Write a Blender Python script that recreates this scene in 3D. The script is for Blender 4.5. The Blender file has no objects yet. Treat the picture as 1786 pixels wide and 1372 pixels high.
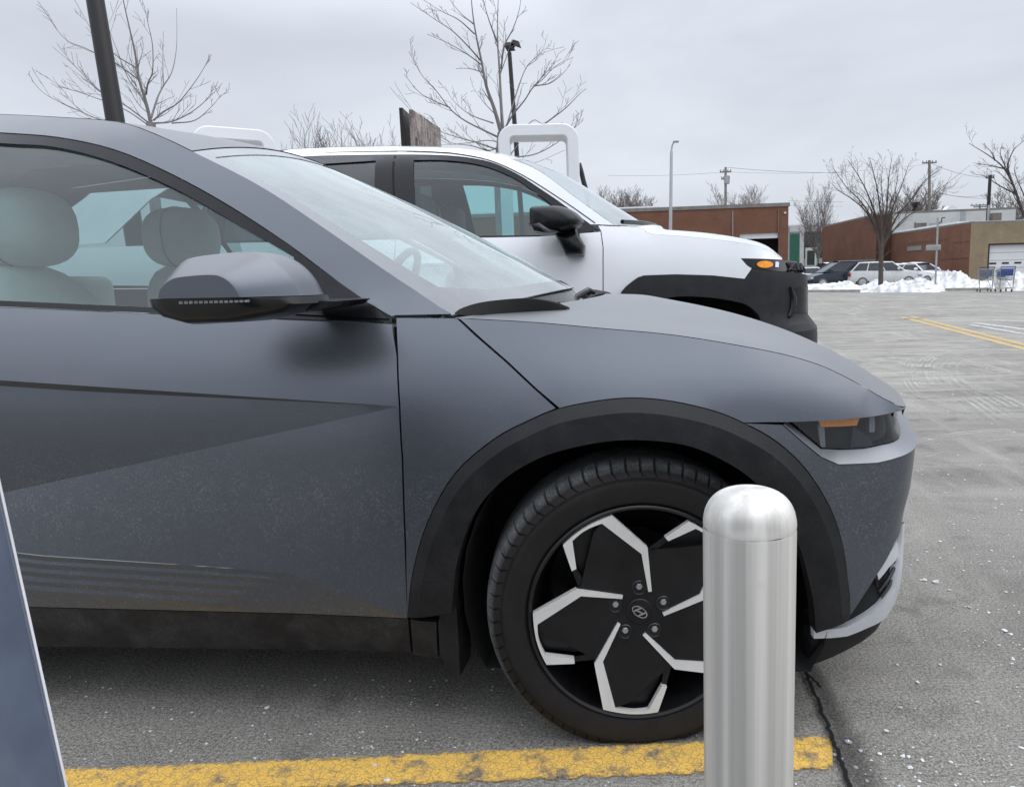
import bpy, bmesh, math, random
from mathutils import Vector, Matrix
from mathutils.geometry import delaunay_2d_cdt
C = bpy.context.scene.collection
scn = bpy.context.scene
rnd = random.Random(7)
# ------------------------------------------------------------------ camera
F, PX, PY = 1300., 1013., 686.
PITCH, YAW, ROLL = math.radians(8.75), math.radians(4.65), math.radians(1.72)
CAM = Vector((0., -2.555, 1.10))
FW = Vector((-math.sin(YAW)*math.cos(PITCH), math.cos(YAW)*math.cos(PITCH), -math.sin(PITCH)))
_r0 = Vector((math.cos(YAW), math.sin(YAW), 0)); _u0 = _r0.cross(FW)
RT = _r0*math.cos(ROLL) - _u0*math.sin(ROLL); UP = _r0*math.sin(ROLL) + _u0*math.cos(ROLL)
cd = bpy.data.cameras.new('camera'); cam = bpy.data.objects.new('camera', cd); C.objects.link(cam)
cd.sensor_fit = 'HORIZONTAL'; cd.sensor_width = 36; cd.lens = 36*F/1786
cd.shift_x = -(PX-893)/1786; cd.shift_y = (PY-686)/1786
cd.clip_start = .05; cd.clip_end = 2000
cam.matrix_world = Matrix(((RT.x, UP.x, -FW.x, CAM.x), (RT.y, UP.y, -FW.y, CAM.y), (RT.z, UP.z, -FW.z, CAM.z), (0, 0, 0, 1)))
scn.camera = cam
def proj(p):
    d = Vector(p)-CAM; z = d.dot(FW); return PX+F*d.dot(RT)/z, PY-F*d.dot(UP)/z
def ray(x, y): return FW + RT*((x-PX)/F) - UP*((y-PY)/F)
def aty(x, y, Y): d = ray(x, y); return CAM + d*((Y-CAM.y)/d.y)
def atz(x, y, Z=0.): d = ray(x, y); return CAM + d*((Z-CAM.z)/d.z)
def atd(x, y, D): return CAM + ray(x, y)*D
# ------------------------------------------------------------------ sky, sun, exposure
SUN_EL, SUN_AZ = math.radians(60), math.radians(100)     # azimuth: clockwise from +Y
wd = bpy.data.worlds.new('World'); scn.world = wd; wd.use_nodes = True
nt = wd.node_tree; N = nt.nodes; L = nt.links; N.clear()
out = N.new('ShaderNodeOutputWorld'); bg = N.new('ShaderNodeBackground'); L.new(bg.outputs[0], out.inputs[0])
sky = N.new('ShaderNodeTexSky'); sky.sky_type = 'NISHITA'; sky.sun_disc = False
sky.sun_elevation = SUN_EL; sky.sun_rotation = SUN_AZ; sky.dust_density = 3
tc = N.new('ShaderNodeTexCoord'); sep = N.new('ShaderNodeSeparateXYZ'); L.new(tc.outputs['Generated'], sep.inputs[0])
mp = N.new('ShaderNodeMapping'); mp.inputs['Scale'].default_value = (1.3, 1.3, 4.2); mp.inputs['Location'].default_value = (3.1, 1.7, .4)
L.new(tc.outputs['Generated'], mp.inputs[0])
nz = N.new('ShaderNodeTexNoise'); nz.inputs['Scale'].default_value = 1.5; nz.inputs['Detail'].default_value = 6; nz.inputs['Roughness'].default_value = .5; nz.inputs['Distortion'].default_value = .3
L.new(mp.outputs[0], nz.inputs['Vector'])
cr = N.new('ShaderNodeValToRGB'); cr.color_ramp.elements[0].position = .32; cr.color_ramp.elements[1].position = .68
cr.color_ramp.elements[0].color = (5.0, 5.3, 5.9, 1); cr.color_ramp.elements[1].color = (6.75, 7.15, 7.8, 1)
L.new(nz.outputs['Fac'], cr.inputs[0])
zr = N.new('ShaderNodeMapRange'); zr.inputs['From Min'].default_value = .28; zr.inputs['From Max'].default_value = .95
zr.inputs['To Min'].default_value = 1.0; zr.inputs['To Max'].default_value = 2.9; L.new(sep.outputs['Z'], zr.inputs['Value'])
vm = N.new('ShaderNodeVectorMath'); vm.operation = 'SCALE'; L.new(cr.outputs[0], vm.inputs[0]); L.new(zr.outputs[0], vm.inputs['Scale'])
mx = N.new('ShaderNodeMix'); mx.data_type = 'RGBA'; mx.inputs['Factor'].default_value = .9
L.new(sky.outputs[0], mx.inputs['A']); L.new(vm.outputs[0], mx.inputs['B']); L.new(mx.outputs['Result'], bg.inputs[0])
bg.inputs[1].default_value = .115
sd = bpy.data.lights.new('sun', 'SUN'); sd.energy = .9; sd.angle = math.radians(60); sd.color = (1, .97, .93)
so = bpy.data.objects.new('sun', sd); C.objects.link(so)
_sv = Vector((math.sin(SUN_AZ)*math.cos(SUN_EL), math.cos(SUN_AZ)*math.cos(SUN_EL), math.sin(SUN_EL)))
so.rotation_euler = _sv.to_track_quat('Z', 'Y').to_euler()
vs = scn.view_settings; vs.view_transform = 'Standard'; vs.look = 'None'; vs.exposure = 0.1; vs.gamma = 1
scn.cycles.max_bounces = 8; scn.cycles.transparent_max_bounces = 16
# ------------------------------------------------------------------ helpers
def tag(o, label, cat, group=None, kind=None):
    if label: o['label'] = label
    if cat: o['category'] = cat
    if group: o['group'] = group
    if kind: o['kind'] = kind
    return o
def thing(name, label, cat, loc=(0, 0, 0), rz=0, group=None):
    o = bpy.data.objects.new(name, None); o.empty_display_size = .2; C.objects.link(o)
    o.location = loc; o.rotation_euler = (0, 0, rz); return tag(o, label, cat, group)
def obj(name, V, Fc, mat, parent=None, smooth=True, sharp=(), angle=None, uv=None):
    me = bpy.data.meshes.new(name); me.from_pydata([tuple(v) for v in V], [], Fc); me.update()
    if smooth: me.polygons.foreach_set('use_smooth', [True]*len(me.polygons))
    if angle is not None and smooth: me.set_sharp_from_angle(angle=math.radians(angle))
    if sharp:
        sh = set(tuple(sorted(e)) for e in sharp)
        for e in me.edges:
            if tuple(sorted(e.vertices)) in sh: e.use_edge_sharp = True
    if uv:
        ul = me.uv_layers.new(name='UVMap')
        for l in me.loops: ul.data[l.index].uv = uv[l.vertex_index]
    if isinstance(mat, (list, tuple)):
        for m in mat: me.materials.append(m)
    elif mat: me.materials.append(mat)
    o = bpy.data.objects.new(name, me); C.objects.link(o)
    if parent:
        o.parent = parent
        # geometry is written in world space: keep it there
        mw = world_of(parent); o.matrix_parent_inverse = Matrix.Identity(4)
        inv = mw.inverted(); me.transform(inv)
    return o
def world_of(o):
    m = o.matrix_parent_inverse @ Matrix.LocRotScale(o.location, o.rotation_euler, o.scale) if o.parent else Matrix.LocRotScale(o.location, o.rotation_euler, o.scale)
    return world_of(o.parent) @ m if o.parent else m
class MB:
    """collects shapes, then links them as ONE mesh object"""
    def __init__(s): s.v = []; s.f = []; s.sharp = []
    def add(s, V, Fc, M=None, sharp=()):
        n = len(s.v); s.v += [(M @ Vector(v)) if M else Vector(v) for v in V]; s.f += [[i+n for i in f] for f in Fc]
        s.sharp += [(a+n, b+n) for a, b in sharp]; return s
    def box(s, lo, hi, M=None):
        x0, y0, z0 = lo; x1, y1, z1 = hi
        return s.add([(x0,y0,z0),(x1,y0,z0),(x1,y1,z0),(x0,y1,z0),(x0,y0,z1),(x1,y0,z1),(x1,y1,z1),(x0,y1,z1)],
                     [(0,3,2,1),(4,5,6,7),(0,1,5,4),(1,2,6,5),(2,3,7,6),(3,0,4,7)], M)
    def rbox(s, lo, hi, r, M=None, seg=3):
        bm = bmesh.new(); bmesh.ops.create_cube(bm, size=1)
        for v in bm.verts: v.co = Vector([lo[i]+(v.co[i]+.5)*(hi[i]-lo[i]) for i in range(3)])
        bmesh.ops.bevel(bm, geom=bm.edges[:], offset=r, segments=seg, affect='EDGES', profile=.5)
        bm.verts.ensure_lookup_table(); bm.verts.index_update()
        s.add([v.co.copy() for v in bm.verts], [[v.index for v in f.verts] for f in bm.faces], M); bm.free(); return s
    def tube(s, pts, rads, n=8, caps=True):
        pts = [Vector(p) for p in pts]; k = len(pts)
        if not isinstance(rads, (list, tuple)): rads = [rads]*k
        base = len(s.v); ref = None
        for i, p in enumerate(pts):
            t = (pts[min(i+1, k-1)]-pts[max(i-1, 0)]).normalized()
            if ref is None: ref = t.orthogonal().normalized()
            ref = (ref - t*ref.dot(t)); ref = ref.normalized() if ref.length > 1e-6 else t.orthogonal().normalized()
            b = t.cross(ref)
            for j in range(n):
                a = 2*math.pi*j/n; s.v.append(p + (ref*math.cos(a)+b*math.sin(a))*rads[i])
        for i in range(k-1):
            for j in range(n):
                a = base+i*n+j; b2 = base+i*n+(j+1) % n; s.f.append([a, b2, b2+n, a+n])
        if caps:
            s.f.append([base+j for j in range(n)][::-1]); s.f.append([base+(k-1)*n+j for j in range(n)])
        return s
    def lathe(s, prof, n=32, M=None, a0=0, a1=2*math.pi):
        """prof: (radius, height) about Z"""
        full = abs(a1-a0-2*math.pi) < 1e-6; m = n if full else n+1
        V = [(r*math.cos(a0+(a1-a0)*j/n), r*math.sin(a0+(a1-a0)*j/n), h) for r, h in prof for j in range(m)]
        Fc = []
        for i in range(len(prof)-1):
            for j in range(n):
                a = i*m+j; b = i*m+((j+1) % m)
                Fc.append((a, b, b+m, a+m))
        return s.add(V, Fc, M)
    def prism(s, poly, d0, d1, fn):
        """poly: 2D points; fn(u,v,d)->3D; extruded from depth d0 to d1"""
        n = len(poly); V = [fn(u, v, d0) for u, v in poly]+[fn(u, v, d1) for u, v in poly]
        Fc = [list(range(n))[::-1], list(range(n, 2*n))]+[[i, (i+1) % n, n+(i+1) % n, n+i] for i in range(n)]
        return s.add(V, Fc)
    def build(s, name, mat, parent=None, smooth=True, angle=35):
        return obj(name, s.v, s.f, mat, parent, smooth, angle=angle, sharp=s.sharp)
def spl(x, xs, ys):
    n = len(xs)
    if x <= xs[0]: return ys[0]
    if x >= xs[-1]: return ys[-1]
    i = 0
    while x > xs[i+1]: i += 1
    h = xs[i+1]-xs[i]; t = (x-xs[i])/h
    def sl(k):
        if k == 0 or k == n-1: k0, k1 = max(k-1, 0), min(k+1, n-1); return (ys[k1]-ys[k0])/(xs[k1]-xs[k0])
        a = (ys[k]-ys[k-1])/(xs[k]-xs[k-1]); b = (ys[k+1]-ys[k])/(xs[k+1]-xs[k])
        return 0 if a*b <= 0 else 2*a*b/(a+b)
    m0, m1 = sl(i)*h, sl(i+1)*h
    return (2*t**3-3*t*t+1)*ys[i]+(t**3-2*t*t+t)*m0+(-2*t**3+3*t*t)*ys[i+1]+(t**3-t*t)*m1
def sstep(x, a, b): t = min(1, max(0, (x-a)/(b-a))); return t*t*(3-2*t)
def cat(pts, n=6, closed=False):
    """smooth curve through points"""
    P = [Vector(p) for p in pts]; k = len(P); r = []
    for i in range(k if closed else k-1):
        p1, p2 = P[i], P[(i+1) % k]
        p0 = P[i-1] if (i > 0 or closed) else p1*2-p2
        p3 = P[(i+2) % k] if (i+2 < k or closed) else p2*2-p1
        for j in range(n):
            t = j/n
            r.append(.5*((2*p1)+(p2-p0)*t+(2*p0-5*p1+4*p2-p3)*t*t+(3*p1-p0-3*p2+p3)*t**3))
    if not closed: r.append(P[-1].copy())
    return [tuple(v) for v in r]
def resample(pl, d, closed=False):
    P = [Vector(p) for p in pl]
    if closed: P.append(P[0])
    r = []
    for a, b in zip(P[:-1], P[1:]):
        k = max(1, round((b-a).length/d))
        for j in range(k): r.append(tuple(a.lerp(b, j/k)))
    if not closed: r.append(tuple(P[-1]))
    return r
def inside(p, poly):
    x, y = p; c = False; j = len(poly)-1
    for i in range(len(poly)):
        xi, yi = poly[i]; xj, yj = poly[j]
        if (yi > y) != (yj > y) and x < (xj-xi)*(y-yi)/(yj-yi)+xi: c = not c
        j = i
    return c
def offset_poly(pl, d):
    """shrink a closed 2D polygon by d"""
    n = len(pl); A = sum(pl[i][0]*pl[(i+1) % n][1]-pl[(i+1) % n][0]*pl[i][1] for i in range(n)); sg = 1 if A > 0 else -1
    r = []
    for i in range(n):
        p0, p1, p2 = Vector(pl[i-1]), Vector(pl[i]), Vector(pl[(i+1) % n])
        e1, e2 = (p1-p0), (p2-p1)
        if e1.length < 1e-7 or e2.length < 1e-7: r.append(tuple(p1)); continue
        e1.normalize(); e2.normalize()
        n1, n2 = Vector((-e1.y, e1.x))*sg, Vector((-e2.y, e2.x))*sg
        b = n1+n2
        if b.length < .25: b = n1
        else: b = b/(max(.45, b.dot(n1)))
        r.append(tuple(p1+b*d))
    return r
def dedupe(pl, eps=1e-5):
    r = []
    for p in pl:
        if not r or (Vector(p)-Vector(r[-1])).length > eps: r.append(tuple(p))
    if len(r) > 1 and (Vector(r[0])-Vector(r[-1])).length < eps: r.pop()
    return r
def segd(p, a, b):
    ax, ay = a; bx, by = b; dx, dy = bx-ax, by-ay; l = dx*dx+dy*dy
    t = 0 if l == 0 else max(0, min(1, ((p[0]-ax)*dx+(p[1]-ay)*dy)/l)); return math.hypot(p[0]-ax-t*dx, p[1]-ay-t*dy)
def trimesh(outline, res, cons=(), holes=()):
    """triangulated 2D sheet with grid-like inside; returns verts, tris, sharp edge set, boundary loops"""
    V = []; E = []; kind = []
    def addl(pl, closed, k):
        b = len(V); V.extend(pl); m = len(pl)
        for i in range(m if closed else m-1): E.append((b+i, b+(i+1) % m)); kind.append(k)
    ol = dedupe(resample(dedupe(outline), res, True)); addl(ol, True, 0)
    hl = [dedupe(resample(dedupe(h), res, True)) for h in holes]
    for h in hl: addl(h, True, 0)
    for pl, sh in cons:
        pl = resample(pl, res); run = []; prev = None
        def okp(p): return inside(p, ol) and not any(inside(p, h) for h in hl) and min(segd(p, ol[i], ol[(i+1) % len(ol)]) for i in range(len(ol))) > res*.05
        def edge(a, b_):      # last point between inside a and outside b_
            a, b_ = Vector(a), Vector(b_)
            for _ in range(7):
                m_ = (a+b_)/2
                if okp(m_): a = m_
                else: b_ = m_
            return tuple(a)
        for p in pl:
            if okp(p):
                if not run and prev is not None:
                    q = edge(p, prev)
                    if (Vector(q)-Vector(p)).length > res*.1: run.append(q)
                run.append(p)
            else:
                if run:
                    q = edge(run[-1], p)
                    if (Vector(q)-Vector(run[-1])).length > res*.1: run.append(q)
                if len(run) > 1: addl(run, False, 1 if sh else 2)
                run = []
            prev = p
        if len(run) > 1: addl(run, False, 1 if sh else 2)
    segs = [(V[a], V[b]) for a, b in E]
    bins = {}
    for a, b in segs:
        for bx in range(int(math.floor(min(a[0], b[0])/res))-1, int(math.floor(max(a[0], b[0])/res))+2):
            for by in range(int(math.floor(min(a[1], b[1])/res))-1, int(math.floor(max(a[1], b[1])/res))+2):
                bins.setdefault((bx, by), []).append((a, b))
    x0 = min(p[0] for p in ol); x1 = max(p[0] for p in ol); y0 = min(p[1] for p in ol); y1 = max(p[1] for p in ol)
    pts = []
    for iy in range(int((y1-y0)/res)+1):
        for ix in range(int((x1-x0)/res)+1):
            p = (x0+(ix+.5)*res, y0+(iy+.5)*res)
            if not inside(p, ol) or any(inside(p, h) for h in hl): continue
            if all(segd(p, a, b) > res*.45 for a, b in bins.get((int(math.floor(p[0]/res)), int(math.floor(p[1]/res))), [])): pts.append(p)
    vs_, es_, fs_, ov, oe, of = delaunay_2d_cdt([Vector(p) for p in V+pts], E, [], 0, 1e-6)
    T = []
    for f in fs_:
        c = sum((vs_[i] for i in f), Vector((0, 0)))/3
        e = [vs_[f[1]]-vs_[f[0]], vs_[f[2]]-vs_[f[1]], vs_[f[0]]-vs_[f[2]]]; ar = abs(e[0].x*e[1].y-e[0].y*e[1].x)
        if ar < .0007*max(q.length for q in e): continue        # slivers would bend the shading
        if inside(c, ol) and not any(inside(c, h) for h in hl): T.append(list(f))
    sh = [tuple(e) for e, o in zip(es_, oe) if any(kind[k] == 1 for k in o if k < len(kind))]
    return [tuple(v) for v in vs_], T, sh
class Surf:
    """side of a car body: a plan curve (half width against length) and an inset by height"""
    def __init__(s, plan, inset, yc, x0, disp=None):
        P = cat(plan, 8); acc = [0]
        for a, b in zip(P[:-1], P[1:]): acc.append(acc[-1]+math.hypot(b[0]-a[0], b[1]-a[1]))
        k = min(range(len(P)), key=lambda i: abs(P[i][0]-x0)); base = acc[k]-P[k][0]
        s.S = [a-base for a in acc]; s.P = P; s.inset = inset; s.yc = yc; s.disp = disp
    def plan(s, t):
        S = s.S; lo, hi = 0, len(S)-2
        while lo < hi:
            m = (lo+hi+1)//2
            if S[m] <= t: lo = m
            else: hi = m-1
        a, b = Vector(s.P[lo]), Vector(s.P[lo+1]); u = (t-S[lo])/(S[lo+1]-S[lo]); return a.lerp(b, u), (b-a).normalized()
    def at(s, t, z, off=0, d=True):
        p, e = s.plan(t)
        # blend tangents for a smooth normal
        _, e0 = s.plan(t-.02); _, e1 = s.plan(t+.02); e = (e0+e1).normalized()
        n = Vector((-e.y, e.x))           # inward (plan runs rear to front on the -y side)
        i = s.inset(t, z)+off+(s.disp(t, z) if (s.disp and d) else 0)
        q = p+n*i; return Vector((q.x, q.y+s.yc, z))
    def un(s, x, y, off=0):
        """surface parameters seen at a picture point"""
        q = aty(x, y, s.yc-.93); t, z = q.x, q.z; t = min(t, s.S[-1]-.9)
        for it in range(40):
            a = proj(s.at(t, z, off, False)); rx, ry = x-a[0], y-a[1]
            if abs(rx)+abs(ry) < .02: break
            h = 1e-3; b = proj(s.at(t+h, z, off, False)); c = proj(s.at(t, z+h, off, False))
            j00, j10 = (b[0]-a[0])/h, (b[1]-a[1])/h; j01, j11 = (c[0]-a[0])/h, (c[1]-a[1])/h
            D = j00*j11-j01*j10
            if abs(D) < 1e-3: break
            dt, dz = (rx*j11-ry*j01)/D, (ry*j00-rx*j10)/D
            m = max(abs(dt), abs(dz)); k = min(1, .08/m) if m > 0 else 1
            t += dt*k; z += dz*k
        return (t, z)
    def uns(s, pts, off=0): return [s.un(x, y, off) for x, y in pts]
def mirror_data(V, Fc, yc): return [(v[0], 2*yc-v[1], v[2]) for v in V], [list(f)[::-1] for f in Fc]
def panel(name, mat, parent, S, outline, res=.03, off=0., gap=.002, depth=.014, cons=(), holes=(), mirror=True, label=None, disp=True, extra=None):
    ol = offset_poly(dedupe(outline), gap) if gap else outline
    hs = [offset_poly(dedupe(h), -gap) if gap else h for h in holes]
    v2, T, sh = trimesh(ol, res, cons, hs)
    V = [S.at(a, b, off(a, b) if callable(off) else off, disp) for a, b in v2]
    # orient outward
    Fc = []
    for f in T:
        a, b, c = (Vector((*v2[i], 0)) for i in f)
        Fc.append(f if (b-a).cross(c-a).z > 0 else f[::-1])
    cnt = {}
    for f in Fc:
        for i in range(3):
            e = (f[i], f[(i+1) % 3]); cnt[tuple(sorted(e))] = cnt.get(tuple(sorted(e)), [])+[e]
    bd = [e[0] for e in cnt.values() if len(e) == 1]
    sharp = list(sh)
    if depth:
        m = {}
        for a, b in bd:
            for k in (a, b):
                if k not in m:
                    m[k] = len(V); q = v2[k]; V.append(S.at(q[0], q[1], (off(*q) if callable(off) else off)+depth, disp))
            Fc.append([b, a, m[a], m[b]]); sharp.append((a, b))
    if extra: eV, eF = extra; n = len(V); V += eV; Fc += [[i+n for i in f] for f in eF]
    o = obj(name, V, Fc, mat, parent, True, sharp)
    if label: o['label'] = label
    if mirror:
        V2, F2 = mirror_data(V, Fc, S.yc); o2 = obj(name, V2, F2, mat, parent, True, sharp)
        return o, o2
    return o
def sheet(name, mat, parent, fn, nu, nv, thick=0, angle=None):
    """grid surface fn(u,v), u,v in 0..1"""
    V = [fn(i/nu, j/nv) for j in range(nv+1) for i in range(nu+1)]
    Fc = [[j*(nu+1)+i, j*(nu+1)+i+1, (j+1)*(nu+1)+i+1, (j+1)*(nu+1)+i] for j in range(nv) for i in range(nu)]
    o = obj(name, V, Fc, mat, parent, True, angle=angle)
    return o
def copy_tree(o, parent=None):
    c = o.copy(); C.objects.link(c)
    if parent: c.parent = parent
    for ch in list(o.children): copy_tree(ch, c)
    return c
# ------------------------------------------------------------------ materials
class NT:
    def __init__(s, name):
        s.m = bpy.data.materials.new(name); s.m.use_nodes = True; s.t = s.m.node_tree; s.t.nodes.clear()
        s.o = s.n('ShaderNodeOutputMaterial')
    def n(s, ty, **kw):
        k = s.t.nodes.new(ty)
        for a, b in kw.items(): setattr(k, a, b)
        return k
    def l(s, a, b): s.t.links.new(a, b)
    def coord(s, kind='Object', scale=(1, 1, 1), rot=(0, 0, 0)):
        c = s.n('ShaderNodeTexCoord'); m = s.n('ShaderNodeMapping'); m.inputs['Scale'].default_value = scale; m.inputs['Rotation'].default_value = rot
        s.l(c.outputs[kind], m.inputs[0]); return m.outputs[0]
    def noise(s, vec, sc, det=3, ro=.5, dist=0):
        k = s.n('ShaderNodeTexNoise'); k.inputs['Scale'].default_value = sc; k.inputs['Detail'].default_value = det; k.inputs['Roughness'].default_value = ro; k.inputs['Distortion'].default_value = dist
        s.l(vec, k.inputs['Vector']); return k.outputs['Fac']
    def ramp(s, f, stops):
        k = s.n('ShaderNodeValToRGB'); e = k.color_ramp.elements
        while len(e) < len(stops): e.new(.5)
        for q, (p, c) in zip(e, stops): q.position = p; q.color = (*c, 1) if isinstance(c, tuple) else (c, c, c, 1)
        s.l(f, k.inputs[0]); return k.outputs[0]
    def mix(s, f, a, b, mode='MIX'):
        k = s.n('ShaderNodeMix', data_type='RGBA', blend_type=mode)
        for i, v in (('Factor', f), ('A', a), ('B', b)):
            if isinstance(v, (int, float)): k.inputs[i].default_value = v if i == 'Factor' else (v, v, v, 1)
            elif isinstance(v, tuple): k.inputs[i].default_value = (*v, 1)
            else: s.l(v, k.inputs[i])
        return k.outputs['Result']
    def math(s, op, a, b=0.):
        k = s.n('ShaderNodeMath', operation=op)
        for i, v in enumerate((a, b)):
            if isinstance(v, (int, float)): k.inputs[i].default_value = v
            else: s.l(v, k.inputs[i])
        return k.outputs[0]
    def bump(s, h, st=.2, d=.01):
        k = s.n('ShaderNodeBump'); k.inputs['Strength'].default_value = st; k.inputs['Distance'].default_value = d; s.l(h, k.inputs['Height']); return k.outputs[0]
    def bsdf(s, col, rough=.5, metal=0., spec=.5, normal=None, coat=0., coat_r=.05, link=True):
        k = s.n('ShaderNodeBsdfPrincipled')
        for i, v in (('Base Color', col), ('Roughness', rough), ('Metallic', metal), ('Specular IOR Level', spec), ('Coat Weight', coat), ('Coat Roughness', coat_r)):
            if isinstance(v, (int, float)): k.inputs[i].default_value = v if i != 'Base Color' else (v, v, v, 1)
            elif isinstance(v, tuple): k.inputs[i].default_value = (*v, 1)
            else: s.l(v, k.inputs[i])
        if normal: s.l(normal, k.inputs['Normal'])
        if link: s.l(k.outputs[0], s.o.inputs[0])
        return k
    def sep(s, vec):
        k = s.n('ShaderNodeSeparateXYZ'); s.l(vec, k.inputs[0]); return k.outputs
def simple(name, col, rough=.5, metal=0., var=.15, sc=8., spec=.5, coat=0., bump=0., bsc=60., kind='Object'):
    t = NT(name); v = t.coord(kind); f = t.noise(v, sc, 4, .6)
    lo = tuple(c*(1-var) for c in col); hi = tuple(min(1, c*(1+var)) for c in col)
    c = t.ramp(f, [(.3, lo), (.7, hi)]); nrm = t.bump(t.noise(v, bsc, 3), bump, .004) if bump else None
    r = t.ramp(f, [(.3, max(0, rough-.06)), (.7, min(1, rough+.06))])
    t.bsdf(c, r, metal, spec, nrm, coat); return t.m
def m_paint():
    t = NT('matte_grey_paint'); v = t.coord(); z = t.sep(v)[2]
    fine = t.noise(v, 210, 2, .75); mid = t.noise(v, 26, 4, .65); big = t.noise(v, 3.1, 3, .55)
    # dried salt and road film, thicker low on the body
    low = t.n('ShaderNodeMapRange'); low.inputs['From Min'].default_value = .95; low.inputs['From Max'].default_value = .25; t.l(z, low.inputs['Value'])
    d = t.math('MULTIPLY', t.ramp(fine, [(.50, 0.), (.74, 1.)]), t.ramp(mid, [(.3, .15), (.75, 1.)]))
    band = t.n('ShaderNodeMapRange', interpolation_type='SMOOTHSTEP'); band.inputs['From Min'].default_value = .16; band.inputs['From Max'].default_value = .0; t.l(t.math('ABSOLUTE', t.math('SUBTRACT', t.math('ADD', z, t.math('MULTIPLY', t.math('SUBTRACT', big, .5), .3)), .60)), band.inputs['Value'])
    d = t.math('MULTIPLY', d, t.math('ADD', t.math('ADD', t.math('MULTIPLY', low.outputs[0], .40), .05), t.math('MULTIPLY', band.outputs[0], .40)))
    # scratches of dried spray running along the car
    vs2 = t.coord(scale=(9, 9, 120)); st = t.ramp(t.noise(vs2, 2.2, 4, .7), [(.66, 0.), (.78, 1.)])
    d2 = t.math('MULTIPLY', t.math('MULTIPLY', st, t.ramp(big, [(.5, 0.), (.7, 1.)])), .16)
    d = t.math('MAXIMUM', d, d2)
    # faces that look up are lightened in colour to stand for reflected sky
    ge = t.n('ShaderNodeNewGeometry'); nz_ = t.sep(ge.outputs['Normal'])[2]
    d3 = t.math('MULTIPLY', t.ramp(nz_, [(.22, 0.), (.55, .42), (.95, 1.)]), t.ramp(t.noise(v, 6, 5, .6), [(.2, .33), (.8, .46)]))
    d = t.math('MAXIMUM', d, d3)
    col = t.mix(d, (.128, .140, .164), (.38, .38, .375))
    met = t.math('SUBTRACT', .78, t.math('MULTIPLY', d, .7))
    rough = t.math('ADD', t.math('MULTIPLY', d, .3), t.ramp(big, [(.3, .28), (.7, .33)]))
    t.bsdf(col, rough, met, .5); return t.m
def m_glass(name, tint, film=.06, filmcol=(.55, .62, .64), rough=.0, refl=1.4):
    t = NT(name); v = t.coord()
    tr = t.n('ShaderNodeBsdfTransparent'); tr.inputs[0].default_value = (*tint, 1)
    gl = t.n('ShaderNodeBsdfGlossy'); gl.inputs['Roughness'].default_value = rough; gl.inputs[0].default_value = (1, 1, 1, 1)
    df = t.n('ShaderNodeBsdfDiffuse'); df.inputs[0].default_value = (*filmcol, 1)
    fr = t.n('ShaderNodeFresnel'); geo = t.n('ShaderNodeNewGeometry'); t.l(t.math('SUBTRACT', 1.52, t.math('MULTIPLY', geo.outputs['Backfacing'], .8621)), fr.inputs['IOR'])
    m1 = t.n('ShaderNodeMixShader'); t.l(t.math('MULTIPLY', fr.outputs[0], refl), m1.inputs[0]); t.l(tr.outputs[0], m1.inputs[1]); t.l(gl.outputs[0], m1.inputs[2])
    m2 = t.n('ShaderNodeMixShader'); fm = t.math('MULTIPLY', t.ramp(t.noise(v, 5, 5, .65), [(.25, .55), (.75, 1.)]), film)
    t.l(fm, m2.inputs[0]); t.l(m1.outputs[0], m2.inputs[1]); t.l(df.outputs[0], m2.inputs[2]); t.l(m2.outputs[0], t.o.inputs[0]); return t.m
def m_cladding(name, a=.009, b=.034):
    t = NT(name); v = t.coord(); f = t.noise(v, 13, 5, .65); g = t.noise(v, 300, 2, .6)
    k = t.math('MULTIPLY', t.ramp(f, [(.4, 0.), (.8, 1.)]), t.ramp(g, [(.35, .2), (.7, 1.)]))
    t.bsdf(t.mix(k, (a, a, a*1.2), (b, b, b)), t.ramp(f, [(.3, .42), (.7, .62)]), 0, .28, t.bump(g, .12, .002)); return t.m
M = {}
M['paint'] = m_paint()
M['clad'] = m_cladding('black_cladding')
M['black'] = simple('gloss_black_trim', (.008, .008, .009), .22, 0, .2, 20)
M['satin'] = simple('satin_black_trim', (.010, .010, .012), .30, 0, .25, 30, spec=.3)
M['sillclad'] = m_cladding('dusty_sill', .012, .085)
M['gap'] = simple('dark_underbody', (.006, .006, .006), .9, 0, .2)
M['silver'] = simple('satin_silver_trim', (.60, .61, .64), .42, .25, .06, 12)
M['glass'] = m_glass('side_glass', (.54, .67, .67), .10, (.28, .35, .37))
M['wind'] = m_glass('windscreen_glass', (.68, .83, .81), .40, (.60, .68, .68))
M['lens'] = m_glass('lamp_lens', (.86, .88, .90), .015, refl=.8)
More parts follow.
